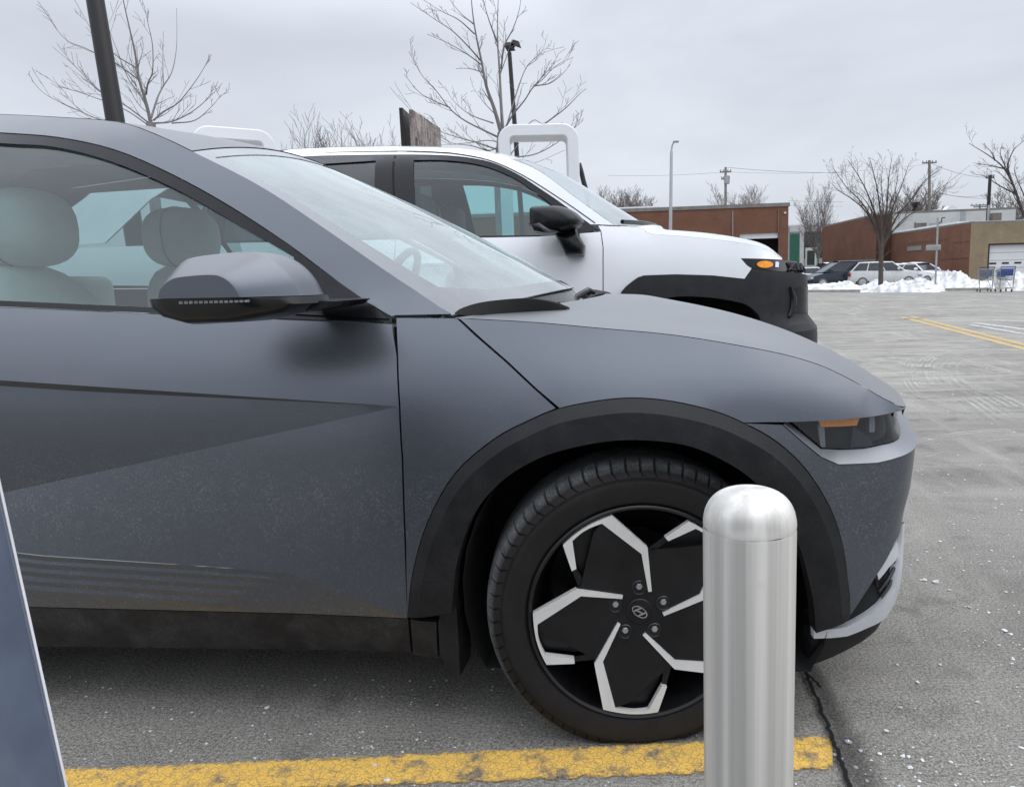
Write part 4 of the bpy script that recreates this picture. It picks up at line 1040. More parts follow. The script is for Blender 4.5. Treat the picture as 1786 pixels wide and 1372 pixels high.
# ------------------------------------------------------------------ ground, markings, snow
def m_asphalt():
    t = NT('salted_asphalt'); v = t.coord()
    g1 = t.mix(.55, t.noise(v, 300, 2, .75), t.noise(v, 125, 3, .8)); g2 = t.noise(v, 60, 4, .75); big = t.noise(v, .55, 5, .6); mid = t.noise(v, 3.2, 5, .65)
    base = t.mix(t.ramp(g1, [(.36, 0.), (.66, 1.)]), (.11, .107, .102), (.36, .352, .335))
    near = t.n('ShaderNodeMapRange'); near.inputs['From Min'].default_value = -1.5; near.inputs['From Max'].default_value = 5.0; t.l(t.math('ADD', t.sep(v)[1], t.math('MULTIPLY', t.sep(v)[0], .35)), near.inputs['Value'])
    base = t.mix(near.outputs[0], t.mix(t.ramp(g1, [(.39, 0.), (.50, .42), (.61, 1.)]), (.035, .034, .032), (.47, .46, .435)), base)
    # salt film: broad drifts and streaks left by wheels
    vs_ = t.coord(scale=(.16, 1.5, 1), rot=(0, 0, math.radians(8))); st = t.noise(vs_, 2.6, 6, .68, .8)
    v3 = t.coord(scale=(1.2, .18, 1), rot=(0, 0, math.radians(-24))); st2 = t.noise(v3, 2.2, 6, .66, 1.2)
    salt = t.math('MULTIPLY', t.ramp(st, [(.40, 0.), (.66, 1.)]), t.ramp(big, [(.30, .25), (.65, 1.)]))
    salt = t.math('MAXIMUM', salt, t.math('MULTIPLY', t.ramp(st2, [(.48, 0.), (.70, 1.)]), .8))
    salt = t.math('MULTIPLY', salt, t.ramp(g2, [(.28, .25), (.62, 1.)]))
    col = t.mix(t.math('MULTIPLY', salt, t.math('ADD', .26, t.math('MULTIPLY', near.outputs[0], .46))), base, (.60, .585, .56))
    # bright grit and dark wet spots
    vo = t.n('ShaderNodeTexVoronoi'); vo.inputs['Scale'].default_value = 55; t.l(v, vo.inputs['Vector'])
    sp = t.math('MULTIPLY', t.ramp(vo.outputs['Distance'], [(.10, 1.), (.17, 0.)]), t.ramp(t.noise(v, 9, 3), [(.52, 0.), (.62, 1.)]))
    col = t.mix(sp, col, (.62, .62, .62))
    col = t.mix(t.math('MULTIPLY', t.ramp(mid, [(.58, 0.), (.72, 1.)]), .5), col, (.045, .043, .040))
    col = t.mix(t.math('MULTIPLY', t.ramp(t.noise(v, 1.1, 5, .7), [(.48, 0.), (.66, 1.)]), .35), col, (.07, .067, .062))
    col = t.mix(.85, col, (1.0, .975, .925), 'MULTIPLY')
    t.bsdf(col, t.ramp(mid, [(.4, .92), (.75, .7)]), 0, .3, t.bump(g1, .8, .008)); return t.m
M['asphalt'] = m_asphalt()
gp = []
b = MB(); b.add([(-160,-40,0),(260,-40,0),(260,330,0),(-160,330,0)], [[0,1,2,3]])
g = b.build('ground', M['asphalt']); g['kind'] = 'structure'
def m_marking(name, col, wear=.5, crack=22., under=(.17,.168,.165)):
    t = NT(name); v = t.coord(); g1 = t.noise(v, 230, 2, .7); n2 = t.noise(v, 14, 5, .7)
    w = t.n('ShaderNodeVectorMath', operation='ADD'); nn = t.n('ShaderNodeTexNoise'); nn.inputs['Scale'].default_value = 30
    sc = t.n('ShaderNodeVectorMath', operation='SCALE'); sc.inputs['Scale'].default_value = .02
    t.l(v, nn.inputs['Vector']); t.l(nn.outputs['Color'], sc.inputs[0]); t.l(v, w.inputs[0]); t.l(sc.outputs[0], w.inputs[1])
    vc = t.n('ShaderNodeTexVoronoi', feature='DISTANCE_TO_EDGE'); vc.inputs['Scale'].default_value = crack; t.l(w.outputs[0], vc.inputs['Vector'])
    ck = t.math('MULTIPLY', t.ramp(vc.outputs['Distance'], [(.01, 1.), (.075, 0.)]), t.ramp(n2, [(.3, .1), (.65, .9)]))
    worn = t.ramp(n2, [(wear, 0.), (wear+.12, 1.)])
    e = t.n('ShaderNodeTexCoord'); uvs = t.sep(e.outputs['UV'])
    edge = t.math('ABSOLUTE', t.math('SUBTRACT', uvs[1], .5))       # 0 centre, .5 edge
    edge = t.math('ADD', edge, t.math('MULTIPLY', t.math('SUBTRACT', t.noise(v, 40, 4, .7), .5), .42))
    ef = t.ramp(edge, [(.40, 0.), (.5, 1.)])
    fl = t.ramp(t.noise(v, 150, 3, .8), [(.56, 0.), (.64, 1.)]); worn = t.math('MAXIMUM', worn, t.math('MULTIPLY', fl, .8))
    paint = t.mix(t.ramp(g1, [(.3, 0.), (.7, 1.)]), tuple(c*.66 for c in col), tuple(min(1, c*1.12) for c in col))
    aph = t.mix(t.ramp(g1, [(.30, 0.), (.72, 1.)]), (.085, .084, .083), (.235, .232, .228))
    c = t.mix(t.math('MULTIPLY', t.math('MAXIMUM', ck, worn), .88), paint, t.mix(ck, aph, (.06, .058, .055)))
    k = t.bsdf(c, .8, 0, .3, t.bump(g1, .5, .005))
    tr = t.n('ShaderNodeBsdfTransparent'); ms = t.n('ShaderNodeMixShader'); t.l(ef, ms.inputs[0]); t.l(k.outputs[0], ms.inputs[1]); t.l(tr.outputs[0], ms.inputs[2]); t.l(ms.outputs[0], t.o.inputs[0])
    return t.m
M['yellow'] = m_marking('worn_yellow_paint', (.92, .56, .12), .52, 46)
M['whiteline'] = m_marking('worn_white_paint', (.62, .62, .62), .5, 12)
M['yellow2'] = m_marking('faded_yellow_paint', (.58, .43, .20), .58, 12)
def marking(name, A, B, mat, z=.004, n=24):
    """ribbon between two edge lines on the ground"""
    A = [Vector(p) for p in A]; B = [Vector(p) for p in B]; V = []; uv = []
    for i in range(n+1):
        a, b_ = poly_at(A, i/n), poly_at(B, i/n); V += [(a.x, a.y, z), (b_.x, b_.y, z)]; uv += [(i/n, 0), (i/n, 1)]
    o = obj(name, V, [[2*i, 2*i+2, 2*i+3, 2*i+1] for i in range(n)], mat, None, False, uv=uv); o['kind'] = 'structure'; return o
G = lambda x, y: atz(x, y, 0.)
def gl2(p, q, w):
    a, b_ = G(*p), G(*q); d = (b_-a).normalized(); s = Vector((-d.y, d.x, 0))*w/2; return [a-s, b_-s], [a+s, b_+s]
# yellow bay line beside the near wheel
a0, a1, b0, b1 = G(115,1342), G(1452,1284), G(117,1384), G(1452,1343)
d = (a0-a1)*1.6; marking('road_marking', [b1, b0+d*.6], [a1, a0+d*.6], M['yellow'], .004, 40)
for p, q, w in (((1572,553),(1800,612),.16), ((1590,552),(1830,612),.16)):
    marking('road_marking', *gl2(p, q, w), M['yellow2'])
for p, q, w in (((1572,556),(1900,551),.16), ((1700,563),(1830,580),.2), ((1730,559),(1830,561),.25), ((1690,566),(1830,590),.14), ((1480,513),(1600,519),.15), ((1700,513),(1786,517),.15), ((1640,520),(1900,514),.12)):
    marking('road_marking', *gl2(p, q, w), M['whiteline'])
# open joint in the pavement running away from the front bumper
def m_crack(name, lo, hi, clear, sc):
    t = NT(name); v = t.coord(); n = t.noise(v, sc, 5, .75); e = t.n('ShaderNodeTexCoord'); u = t.sep(e.outputs['UV'])
    d = t.math('ADD', t.math('ABSOLUTE', t.math('SUBTRACT', u[1], .5)), t.math('MULTIPLY', t.math('SUBTRACT', n, .5), .55))
    k = t.bsdf((.012, .012, .012), .9, 0, .2, link=False); tr = t.n('ShaderNodeBsdfTransparent'); ms = t.n('ShaderNodeMixShader')
    t.l(t.ramp(d, [(lo, clear), (hi, 1.)]), ms.inputs[0]); t.l(k.outputs[0], ms.inputs[1]); t.l(tr.outputs[0], ms.inputs[2]); t.l(ms.outputs[0], t.o.inputs[0]); return t.m
def ribbon(name, pts, w, mat, z):
    P = [G(*p) for p in pts]; V = []; uv = []; n = len(P)
    for i, p in enumerate(P):
        d = (P[min(i+1, n-1)]-P[max(i-1, 0)]).normalized(); s = Vector((-d.y, d.x, 0)); ww = w[i] if isinstance(w, list) else w
        V += [p+s*ww/2+Vector((0,0,z)), p-s*ww/2+Vector((0,0,z))]; uv += [(i/n, 0), (i/n, 1)]
    o = obj(name, V, [[2*i, 2*i+1, 2*i+3, 2*i+2] for i in range(n-1)], mat, None, False, uv=uv); o['kind'] = 'structure'; return o
ck = cat([(1392,1150),(1402,1175),(1418,1205),(1430,1240),(1443,1270),(1455,1300),(1466,1335),(1480,1372),(1500,1430)], 6)
M['damp'] = m_crack('damp_edge', .10, .48, .62, 12)
M['crack'] = m_crack('dark_joint', .30, .46, 0., 60)
ribbon('damp_stain', [(x+16+.05*(y-1150), y) for x, y in ck], [.05+.10*i/len(ck) for i in range(len(ck))], M['damp'], .0065)
rk = random.Random(4)
ribbon('pavement_crack', [(x+rk.uniform(-3, 3), y) for x, y in resample(ck, 11)], .013, M['crack'], .0085)
ribbon('pavement_crack', [(x+rk.uniform(-2, 2), y) for x, y in resample([(1402,1175),(1413,1185),(1424,1196),(1432,1204)], 6)], .010, M['crack'], .010)
# tyre tracks swept through the salt
def m_track():
    t = NT('swept_salt'); v = t.coord(); n = t.noise(v, 1.6, 5, .65); e = t.n('ShaderNodeTexCoord'); u = t.sep(e.outputs['UV'])
    wv = t.math('ABSOLUTE', t.math('SINE', t.math('MULTIPLY', u[1], 21.)))
    f = t.math('MULTIPLY', t.ramp(wv, [(.45, 0.), (.95, 1.)]), t.ramp(n, [(.42, 0.), (.66, .32)]))
    k = t.bsdf((.60, .585, .56), .9, 0, .2, link=False); tr = t.n('ShaderNodeBsdfTransparent'); ms = t.n('ShaderNodeMixShader')
    t.l(f, ms.inputs[0]); t.l(tr.outputs[0], ms.inputs[1]); t.l(k.outputs[0], ms.inputs[2]); t.l(ms.outputs[0], t.o.inputs[0]); return t.m
M['track'] = m_track()
for i, (pts, w) in enumerate([([(1786,612),(1720,614),(1665,622),(1632,640),(1640,668),(1690,694),(1786,712)], .5), ([(1786,600),(1700,606),(1630,616),(1600,640),(1610,676),(1660,706),(1786,735)], .3), ([(1440,604),(1520,596),(1620,590),(1786,600)], .7), ([(1450,560),(1560,572),(1786,590)], .9), ([(1480,640),(1600,630),(1786,640)], .6), ([(1560,800),(1680,770),(1786,760)], .3), ([(1420,545),(1550,540),(1786,545)], 1.1), ([(1450,620),(1560,640),(1700,690),(1786,740)], .4)]):
    ribbon('tyre_tracks', cat(pts, 8), w, M['track'], .011+.003*i)
# snow
def m_snow():
    t = NT('dirty_snow'); v = t.coord(); n = t.noise(v, 1.6, 6, .65); f = t.noise(v, 14, 4, .7)
    c = t.mix(t.math('MULTIPLY', t.ramp(n, [(.46, 0.), (.66, 1.)]), .75), (.74, .75, .77), (.33, .29, .25))
    t.bsdf(c, .7, 0, .3, t.bump(f, .5, .05)); return t.m
M['snow'] = m_snow()
def crumb(bm_, p, r):
    n = len(bm_.v); ph = (1+5**.5)/2
    ico = [(-1,ph,0),(1,ph,0),(-1,-ph,0),(1,-ph,0),(0,-1,ph),(0,1,ph),(0,-1,-ph),(0,1,-ph),(ph,0,-1),(ph,0,1),(-ph,0,-1),(-ph,0,1)]
    fc = [(0,11,5),(0,5,1),(0,1,7),(0,7,10),(0,10,11),(1,5,9),(5,11,4),(11,10,2),(10,7,6),(7,1,8),(3,9,4),(3,4,2),(3,2,6),(3,6,8),(3,8,9),(4,9,5),(2,4,11),(6,2,10),(8,6,7),(9,8,1)]
    bm_.add([p+Vector((x*rnd.uniform(.5, 1.2), y*rnd.uniform(.5, 1.2), z*rnd.uniform(.25, .5)))*r*.55 for x, y, z in ico], fc)
b = MB()
for i in range(900):
    x, y = rnd.uniform(1350, 1800), 640+740*rnd.random()**1.1
    p = G(x, y)
    if p.x < .95 and p.y > -.9 and p.y < 1: continue
    crumb(b, p+Vector((0, 0, .002)), rnd.choice([.0015,.002,.0025,.003,.0035,.0055]) * (1+.07*(p.y+2)))
for x, y, r in [(1632,1016,.022),(1612,1012,.018),(1655,1030,.012),(1565,1160,.01),(1600,1190,.012),(1570,1235,.014),(1690,1060,.014),(1480,1295,.016),(1500,1310,.01),(1640,945,.012),(1700,905,.012),(1545,1275,.012),(1588,1340,.012),(1705,1225,.012),(1640,1160,.010),(1752,1100,.016),(466,1235,.014),(268,1235,.008),(300,1255,.007),(675,1362,.014),(655,1335,.012),(180,1200,.006),(860,1168,.008)]: crumb(b, G(x, y)+Vector((0, 0, .003)), r*.6)
for i in range(160):
    x, y = rnd.uniform(120, 1300), rnd.uniform(1180, 1370); crumb(b, G(x, y)+Vector((0, 0, .001)), rnd.choice([.0025,.003,.004]))
o = b.build('snow_crumbs', M['snow'], None, False); tag(o, 'loose crumbs of snow and salt scattered over the asphalt', 'snow', None, 'stuff')
# kerb and snow banks across the lot
M['concrete'] = simple('kerb_concrete', (.30, .29, .27), .9, 0, .2, 3)
def kerb(p, q):
    a, c = G(*p), G(*q); d = (c-a).normalized(); n = Vector((-d.y, d.x, 0)); n = n if n.y > 0 else -n
    b = MB(); V = []
    for e in (a, c): V += [e, e+Vector((0,0,.13))+n*.02, e+n*.20+Vector((0,0,.13)), e+n*.2]
    b.add(V, [(0,1,5,4),(1,2,6,5),(2,3,7,6),(0,3,2,1),(4,5,6,7)]); o = b.build('kerb', M['concrete'], None, False); o['kind'] = 'structure'
kerb((1300,510.5),(1497,509.5)); kerb((1648,507.5),(1726,506.5))
from mathutils import noise as mnoise
def snowbank(px0, px1, prof, dep, label, y0=508, seed=0, back=2.2):
    """heaped snow along the kerb; prof: list of (px, height m)"""
    b = MB(); nu, nv = max(24, int((px1-px0)/2)), 18; V = []
    xs = [p[0] for p in prof]; hs_ = [p[1] for p in prof]
    for j in range(nv+1):
        for i in range(nu+1):
            px = px0+(px1-px0)*i/nu; base = G(px, y0); fwd = Vector((ray(px, y0).x, ray(px, y0).y, 0)).normalized()
            v = j/nv; p = base+fwd*(v*dep)
            h = spl(px, xs, hs_)*(math.sin(math.pi*min(1, v*1.25+.02)*.5) if v < .8 else 1-((v-.8)/.2)**2)
            e = min(1, i/3, (nu-i)/3)
            q = p*1.0+Vector((seed*7, 0, 0)); nn = mnoise.fractal(q*1.1, 1, 2, 4)*.32+abs(mnoise.noise(q*2.3))*.35+mnoise.fractal(q*5, 1, 2, 3)*.16
            z = max(-.03, h*(.62+nn)*e) if v > 0 else 0
            p = p+Vector((0, 0, z)) - fwd*(.15*math.sin(px*.35+seed)+.12*nn)
            V.append(p)
    b.add(V, [[j*(nu+1)+i, j*(nu+1)+i+1, (j+1)*(nu+1)+i+1, (j+1)*(nu+1)+i] for j in range(nv) for i in range(nu)])
    o = b.build('snow_bank', M['snow'], None, True, 55); tag(o, label, 'snow bank')
snowbank(1395, 1650, [(1395,.6),(1440,.45),(1470,.62),(1500,.4),(1530,.72),(1560,.6),(1600,.78),(1630,.5),(1650,.2)], 3.2, 'long low heap of snow along the kerb around the nearest bare tree', 508, 1)
snowbank(1618, 1735, [(1618,.2),(1635,.95),(1650,1.15),(1665,1.1),(1685,.8),(1710,.55),(1735,.5)], 3.0, 'tallest dirty snow heap behind the sign post', 503, 2)
snowbank(1748, 1850, [(1748,.3),(1765,.9),(1786,1.0),(1850,.9)], 3.0, 'snow heap to the right of the shopping trolleys', 507, 3)
snowbank(1500, 1640, [(1500,.2),(1530,.45),(1580,.55),(1620,.3),(1640,.1)], 1.2, 'thin strip of crumbling snow at the very edge of the kerb', 510, 4)
# ------------------------------------------------------------------ bollard, chargers, poles
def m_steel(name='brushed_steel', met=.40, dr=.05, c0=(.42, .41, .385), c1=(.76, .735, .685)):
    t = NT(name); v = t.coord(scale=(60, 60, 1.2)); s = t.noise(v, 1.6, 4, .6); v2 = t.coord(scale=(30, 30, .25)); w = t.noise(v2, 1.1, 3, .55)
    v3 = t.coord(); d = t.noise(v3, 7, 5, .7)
    c = t.mix(t.ramp(w, [(.38, 0.), (.60, 1.)]), c0, c1); c = t.mix(t.math('MULTIPLY', t.ramp(s, [(.4, 0.), (.7, 1.)]), .3), c, (.50, .49, .47))  # wide dark and light bands painted in for surroundings the steel would mirror
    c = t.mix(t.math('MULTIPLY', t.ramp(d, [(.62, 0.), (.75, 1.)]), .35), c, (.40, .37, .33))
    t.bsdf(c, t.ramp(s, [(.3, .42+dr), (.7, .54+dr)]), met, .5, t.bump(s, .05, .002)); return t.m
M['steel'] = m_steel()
D = 1.03; R = .0635
bp = atd(1307, 900, D); bz = aty(1307, 846, bp.y-.0).z
bol = thing('bollard', 'brushed stainless steel bollard with a domed top in front of the grey hatchback wheel', 'bollard', (bp.x, bp.y, 0))
T = Matrix.Translation((bp.x, bp.y, 0)); ztop = bz-.012
b = MB(); zs = ztop-.046
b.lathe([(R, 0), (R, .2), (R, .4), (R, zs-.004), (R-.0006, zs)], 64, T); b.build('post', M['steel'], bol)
b = MB(); pr = [(R-.0006, zs-.0005), (R, zs+.004)]+[(R*math.cos(math.radians(a))**.62 if a < 90 else 0, zs+.005+.048*math.sin(math.radians(a))) for a in range(3, 90, 6)]+[(.012, zs+.0530), (0, zs+.0531)]
V0 = len(b.v); b.lathe(pr, 64, T)
for v in b.v:
    dx, dy = v.x-bp.x, v.y-bp.y; a = math.atan2(dy, dx); h = v.z-zs
    if h < .02: v.z += .0016*math.sin(a*3+1)*math.sin(a*7)
    # hammered dents above the weld
    for da, hh, dp in ((-1.95, .012, .0035), (-1.2, .009, .0025), (-1.6, .016, .002)):
        k = math.exp(-((a-da)/.22)**2-((h-hh)/.012)**2); v.x -= dx/R*dp*k; v.y -= dy/R*dp*k
b.build('dome_cap', m_steel('skylit_steel_cap', .40, .05, (.54, .525, .495), (.78, .755, .705)), bol)  # lighter steel colour paints in the sky the dome reflects
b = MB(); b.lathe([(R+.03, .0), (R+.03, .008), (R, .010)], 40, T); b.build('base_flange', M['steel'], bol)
# leaning pedestal at the left edge
e0, e1 = atd(0, 838, .82), atd(118, 1372, .82)
e0.x += .016; e1.x += .016; dv = (e0-e1)/(e0.z-e1.z); top = e1+dv*(1.12-e1.z); bot = e1+dv*(0-e1.z)
ped = thing('charging_pedestal', 'leaning glossy blue grey charging pedestal with a thin white edge highlight in the near left corner', 'charger', (bot.x-.25, bot.y+.1, 0))
M['pedestal'] = simple('blue_grey_gloss', (.085, .105, .145), .22, .0, .35, 4, coat=.5)
b = MB(); wl, wt_ = bot.x-.50, top.x-.26; yb, yt = bot.y-.17, top.y-.17
def ped_ring(k, ins):
    xr = bot.x+(top.x-bot.x)*k; xl = wl+(wt_-wl)*k; y0 = yb+(yt-yb)*k; z = top.z*k; r = .03
    pts = []
    for cx, cy, a0 in ((xr-r, y0+.17-r, 0), (xl+r, y0+.17-r, 90), (xl+r, y0+r, 180), (xr-r, y0+r, 270)):
        for a in range(0, 91, 15): pts.append((cx+(r-ins)*math.cos(math.radians(a0+a)), cy+(r-ins)*math.sin(math.radians(a0+a)), z))
    return pts
rings = [ped_ring(k/14, 0) for k in range(15)]; rings.append([(x, y, z+.012) for x, y, z in ped_ring(1, .015)])
m = len(rings[0]); b.add([p for r in rings for p in r], [[i*m+j, i*m+(j+1) % m, (i+1)*m+(j+1) % m, (i+1)*m+j] for i in range(len(rings)-1) for j in range(m)]+[[(len(rings)-1)*m+j for j in range(m)]])
b.build('pedestal_body', M['pedestal'], ped)
b = MB(); b.tube([bot+Vector((-.002, -.016, 0)), top+Vector((-.002, -.016, 0))], .0015, 6); b.build('edge_highlight', simple('white_highlight', (.7, .7, .72), .35), ped)  # white tube modelled along the corner as its highlight
sc_ = [atd(x, y, .815) for x, y in cat([(18,1095),(35,1097),(48,1104),(56,1122),(62,1150)], 5)]
b = MB(); b.tube(sc_, .0014, 5); b.build('panel_seam', M['satin'], ped)
# white chargers with an open frame
def charger(pc, ptop, D, rz, label, w=.70):
    c = atd(pc, ptop, D); t = thing('charging_post', label, 'charger', (c.x, c.y, 0), rz, 'white charging posts behind the parked cars'); zt = c.z; h = w/2
    def loop(o, n=8, r=.14):
        P = [(-h+o, .0)]
        for cx, cz, a0 in ((-h+r, zt-r, 180), (h-r, zt-r, 90)):
            for i in range(n+1): a = math.radians(a0-90*i/n); P.append((cx+(r-o)*math.cos(a), cz+(r-o)*math.sin(a)))
        return P+[(h-o, .0)]
    A, B_ = loop(0), loop(.10); n = len(A); MXc = Matrix.LocRotScale(Vector((c.x, c.y, 0)), Matrix.Rotation(rz, 3, 'Z').to_quaternion(), Vector((1, 1, 1)))
    V = []
    for d, s_ in ((-.13, 0), (-.11, -.02), (.11, -.02), (.13, 0)): pass
    rows = [(A, -.10), (A, .12), (B_, .12), (B_, -.10)]
    A2, B2_ = loop(.008), loop(.092)
    rows = [(A, -.142), (A, .142), (A2, .15), (B2_, .15), (B_, .142), (B_, -.142), (B2_, -.15), (A2, -.15)]
    V = [(x, d, z) for P, d in rows for x, z in P]; m = len(rows)
    Fc = [[r*n+i, r*n+i+1, ((r+1) % m)*n+i+1, ((r+1) % m)*n+i] for r in range(m) for i in range(n-1)]
    b = MB().add(V, Fc, MXc); b.build('frame', M['plastic'], t, True, 40)
    b = MB().rbox((-h+.09, -.07, .0), (h-.09, .09, .95), .02, MXc); b.build('lower_panel', M['plastic'], t)
    b = MB(); b.tube([MXc @ Vector(p) for p in cat([(h+.005, .0, zt-.32), (h+.035, -.02, zt-.45), (h+.08, -.04, zt-.75), (h+.10, -.06, .7), (h+.05, -.08, .25), (h-.02, -.08, .5)], 6)], .022, 8); b.build('cable', M['black'], t)
    return t
charger(938, 222, 6.6, math.radians(8), 'white open framed charging post with a black cable beside the central bare tree')
charger(402, 228, 6.5, math.radians(38), 'white open framed charging post just above the roof of the grey hatchback', .66)
# poles
def pole_pts(p0, p1, D, ztop=None):
    a, c = atd(*p0, D), atd(*p1, D); d = (a-c)/(a.z-c.z); base = c-d*c.z; top = a if ztop is None else c+d*(ztop-c.z); return base, top
M['darkpole'] = simple('dark_bronze_pole', (.016, .014, .015), .45, .3, .25, 5)
M['galv'] = simple('galvanised_steel', (.32, .33, .34), .5, .5, .12, 4)
M['wood'] = simple('weathered_pole_wood', (.17, .15, .135), .9, 0, .25, 6)
base, top = pole_pts((166,0), (201,210), 6.4, 6.6)
t = thing('lamp_post', 'thick dark bronze lamp post rising behind the roof of the grey hatchback', 'lamp post', base)
b = MB(); b.tube([base, base.lerp(top, .5), top], [.082, .072, .062], 14); b.build('pole', M['darkpole'], t)
b = MB(); b.rbox((top.x-.1, top.y-.2, top.z), (top.x+.5, top.y+.2, top.z+.16), .03); b.build('lamp_head', M['darkpole'], t)
b = MB(); b.rbox((base.x-.3, base.y-.3, 0), (base.x+.3, base.y+.3, .6), .03); b.build('footing', M['concrete'], t)
base, top = pole_pts((888.5,92), (898,222), 22)
t = thing('lamp_post', 'slim dark lamp post with twin heads beside the central bare tree', 'lamp post', base)
b = MB(); b.tube([base, top], [.085, .06], 10); b.build('pole', M['darkpole'], t)
def lamp_head(c, rz, tilt, l=.28):
    b = MB(); T = Matrix.Translation(c) @ Matrix.Rotation(rz, 4, 'Z') @ Matrix.Rotation(tilt, 4, 'Y')
    V = [(-l*.5,-.10,.0),(l*.5,-.13,-.03),(l*.5,.13,-.03),(-l*.5,.10,0),(-l*.35,-.07,.12),(l*.25,-.09,.10),(l*.25,.09,.10),(-l*.35,.07,.12)]
    b.add(V, [(0,3,2,1),(4,5,6,7),(0,1,5,4),(1,2,6,5),(2,3,7,6),(3,0,4,7)], T); return b
lamp_head(atd(888.5,84,22)+Vector((0,0,.0)), math.radians(80), .1, .34).build('lamp_head', M['darkpole'], t, False)
lamp_head(atd(900,79,22), 0, .25, .30).build('lamp_head', M['darkpole'], t, False)
b = MB(); b.tube([atd(888.5,92,22), atd(889,84,22), atd(898,81,22)], .035, 6); b.build('bracket', M['darkpole'], t)
base, top = pole_pts((1171,265), (1169.5,390), 45)
t = thing('street_lamp', 'tall pale grey street lamp with a curved arm in front of the left brick building', 'street lamp', base)
b = MB(); b.tube([base, top]+[atd(x, y, 45) for x, y in cat([(1171.2,262),(1172.5,254),(1175,248.5),(1179,246.5)], 4)], [.12]+[.085]+[.05]*13, 8); b.build('pole', M['galv'], t)
b = MB(); c = atd(1180.5, 247, 45); b.rbox((c.x-.22, c.y-.1, c.z-.06), (c.x+.12, c.y+.1, c.z+.05), .03); b.build('lamp_head', M['galv'], t)
def utility(px, ytop, ybot, D, r, label, arms, mat='wood', lean=0, extra=None):
    base, top = pole_pts((px, ytop), (px-lean, ybot), D)
    t = thing('utility_pole', label, 'utility pole', base); b = MB(); b.tube([base, top], [r*1.2, r*.85], 9); b.build('pole', M[mat], t)
    for (y, w, tl) in arms:
        c = atd(px-lean*(y-ytop)/(ybot-ytop), y, D); b = MB(); b.box((c.x-w/2, c.y-.07, c.z-.07), (c.x+w/2, c.y+.07, c.z+.07)); b.build('cross_arm', M['wood'], t)
        for k in (-.45, -.2, .2, .45):
            b = MB(); b.lathe([(0, .28), (.06, .25), (.07, .1), (.04, .07)], 8, Matrix.Translation((c.x+w*k, c.y, c.z))); b.build('insulator', M['galv'], t)
    if extra:
        for (dx, y, rr, hh) in extra:
            c = atd(px+dx, y, D); b = MB(); b.lathe([(0, hh), (rr, hh*.93), (rr, .02), (0, 0)], 12, Matrix.Translation(c)); b.build('transformer', M['galv'], t)
    return t
utility(1265.5, 292, 358, 80, .15, 'weathered wooden utility pole behind the roof of the left brick building', [(300, 1.2, 0), (312, .9, 0)], extra=[(2.2, 321, .3, .9)])
utility(1621, 280, 366, 85, .17, 'utility pole rising behind the white rooftop building and right of the nearest bare tree', [(284, 1.6, 0)])
utility(1727, 306, 380, 66, .16, 'dark utility pole on the tan building side with roof equipment below', [(310, .7, 0)], 'darkpole', 4)
utility(1709, 356, 366, 110, .15, 'short distant utility pole top above the white rooftop building', [(358, 2.6, 0), (361, 1.8, 0)])
utility(1137, 355, 372, 100, .14, 'small pole stub above the left end of the brick roof', [])
M['wire'] = simple('black_wire', (.06, .06, .065), .6)
def wire(pts, D0, D1, r, label):
    P = []; n = len(pts)
    for i, (x, y) in enumerate(pts): P.append(atd(x, y, D0+(D1-D0)*i/max(1, n-1)))
    b = MB(); b.tube(P, r, 4); o = b.build('overhead_wire', M['wire'], None, True); tag(o, label, 'wire')
def sag(p, q, s, n=12): return [(p[0]+(q[0]-p[0])*i/n, p[1]+(q[1]-p[1])*i/n+s*4*(i/n)*(1-i/n)) for i in range(n+1)]
wire(sag((1060,306),(1265,300),3), 80, 80, .014, 'faint overhead wire reaching the pole behind the left brick roof from the left')
wire(sag((1268,292),(1470,301),3), 80, 82, .020, 'topmost overhead wire between the brick roof pole and the nearest bare tree')
wire(sag((1268,300),(1621,286),8), 80, 85, .012, 'faint overhead wire between the two wooden utility poles')
wire(sag((1374,350),(1470,352),1), 100, 100, .018, 'upper low wire across the gap between the brick buildings')
wire(sag((1374,358),(1470,360),1), 100, 100, .014, 'lower low wire across the gap between the brick buildings')
wire(sag((1622,284),(1727,310),6), 85, 66, .018, 'sagging wire from the tall utility pole to the dark pole, upper one')
wire(sag((1622,330),(1727,338),9), 85, 66, .018, 'deeply sagging wire to the dark pole, middle one')
wire(sag((1622,333),(1727,346),4), 85, 66, .016, 'sagging wire to the dark pole, lowest one')
wire(sag((1728,340),(1800,300),5), 66, 50, .018, 'wire rising from the dark pole behind the bare tree on the right edge')
# sign post with small lamp
base, top = pole_pts((1636,380), (1631.5,494), 37)
t = thing('sign_post', 'slim grey post with a blank sign and hooked lamp beside the tall snow heap', 'sign post', base)
b = MB(); b.tube([base, top], .05, 8); b.build('post', M['galv'], t)
b = MB(); b.tube([atd(x, y, 37) for x, y in [(1636,394),(1638,388),(1642,387.5),(1643,380),(1648,379.5)]], .03, 6); b.build('lamp_arm', M['darkpole'], t)
c = atd(1627, 432, 37); b = MB(); b.rbox((c.x-.36, c.y-.09, c.z-.13), (c.x+.36, c.y-.05, c.z+.13), .015); b.build('sign_panel', M['galv'], t)
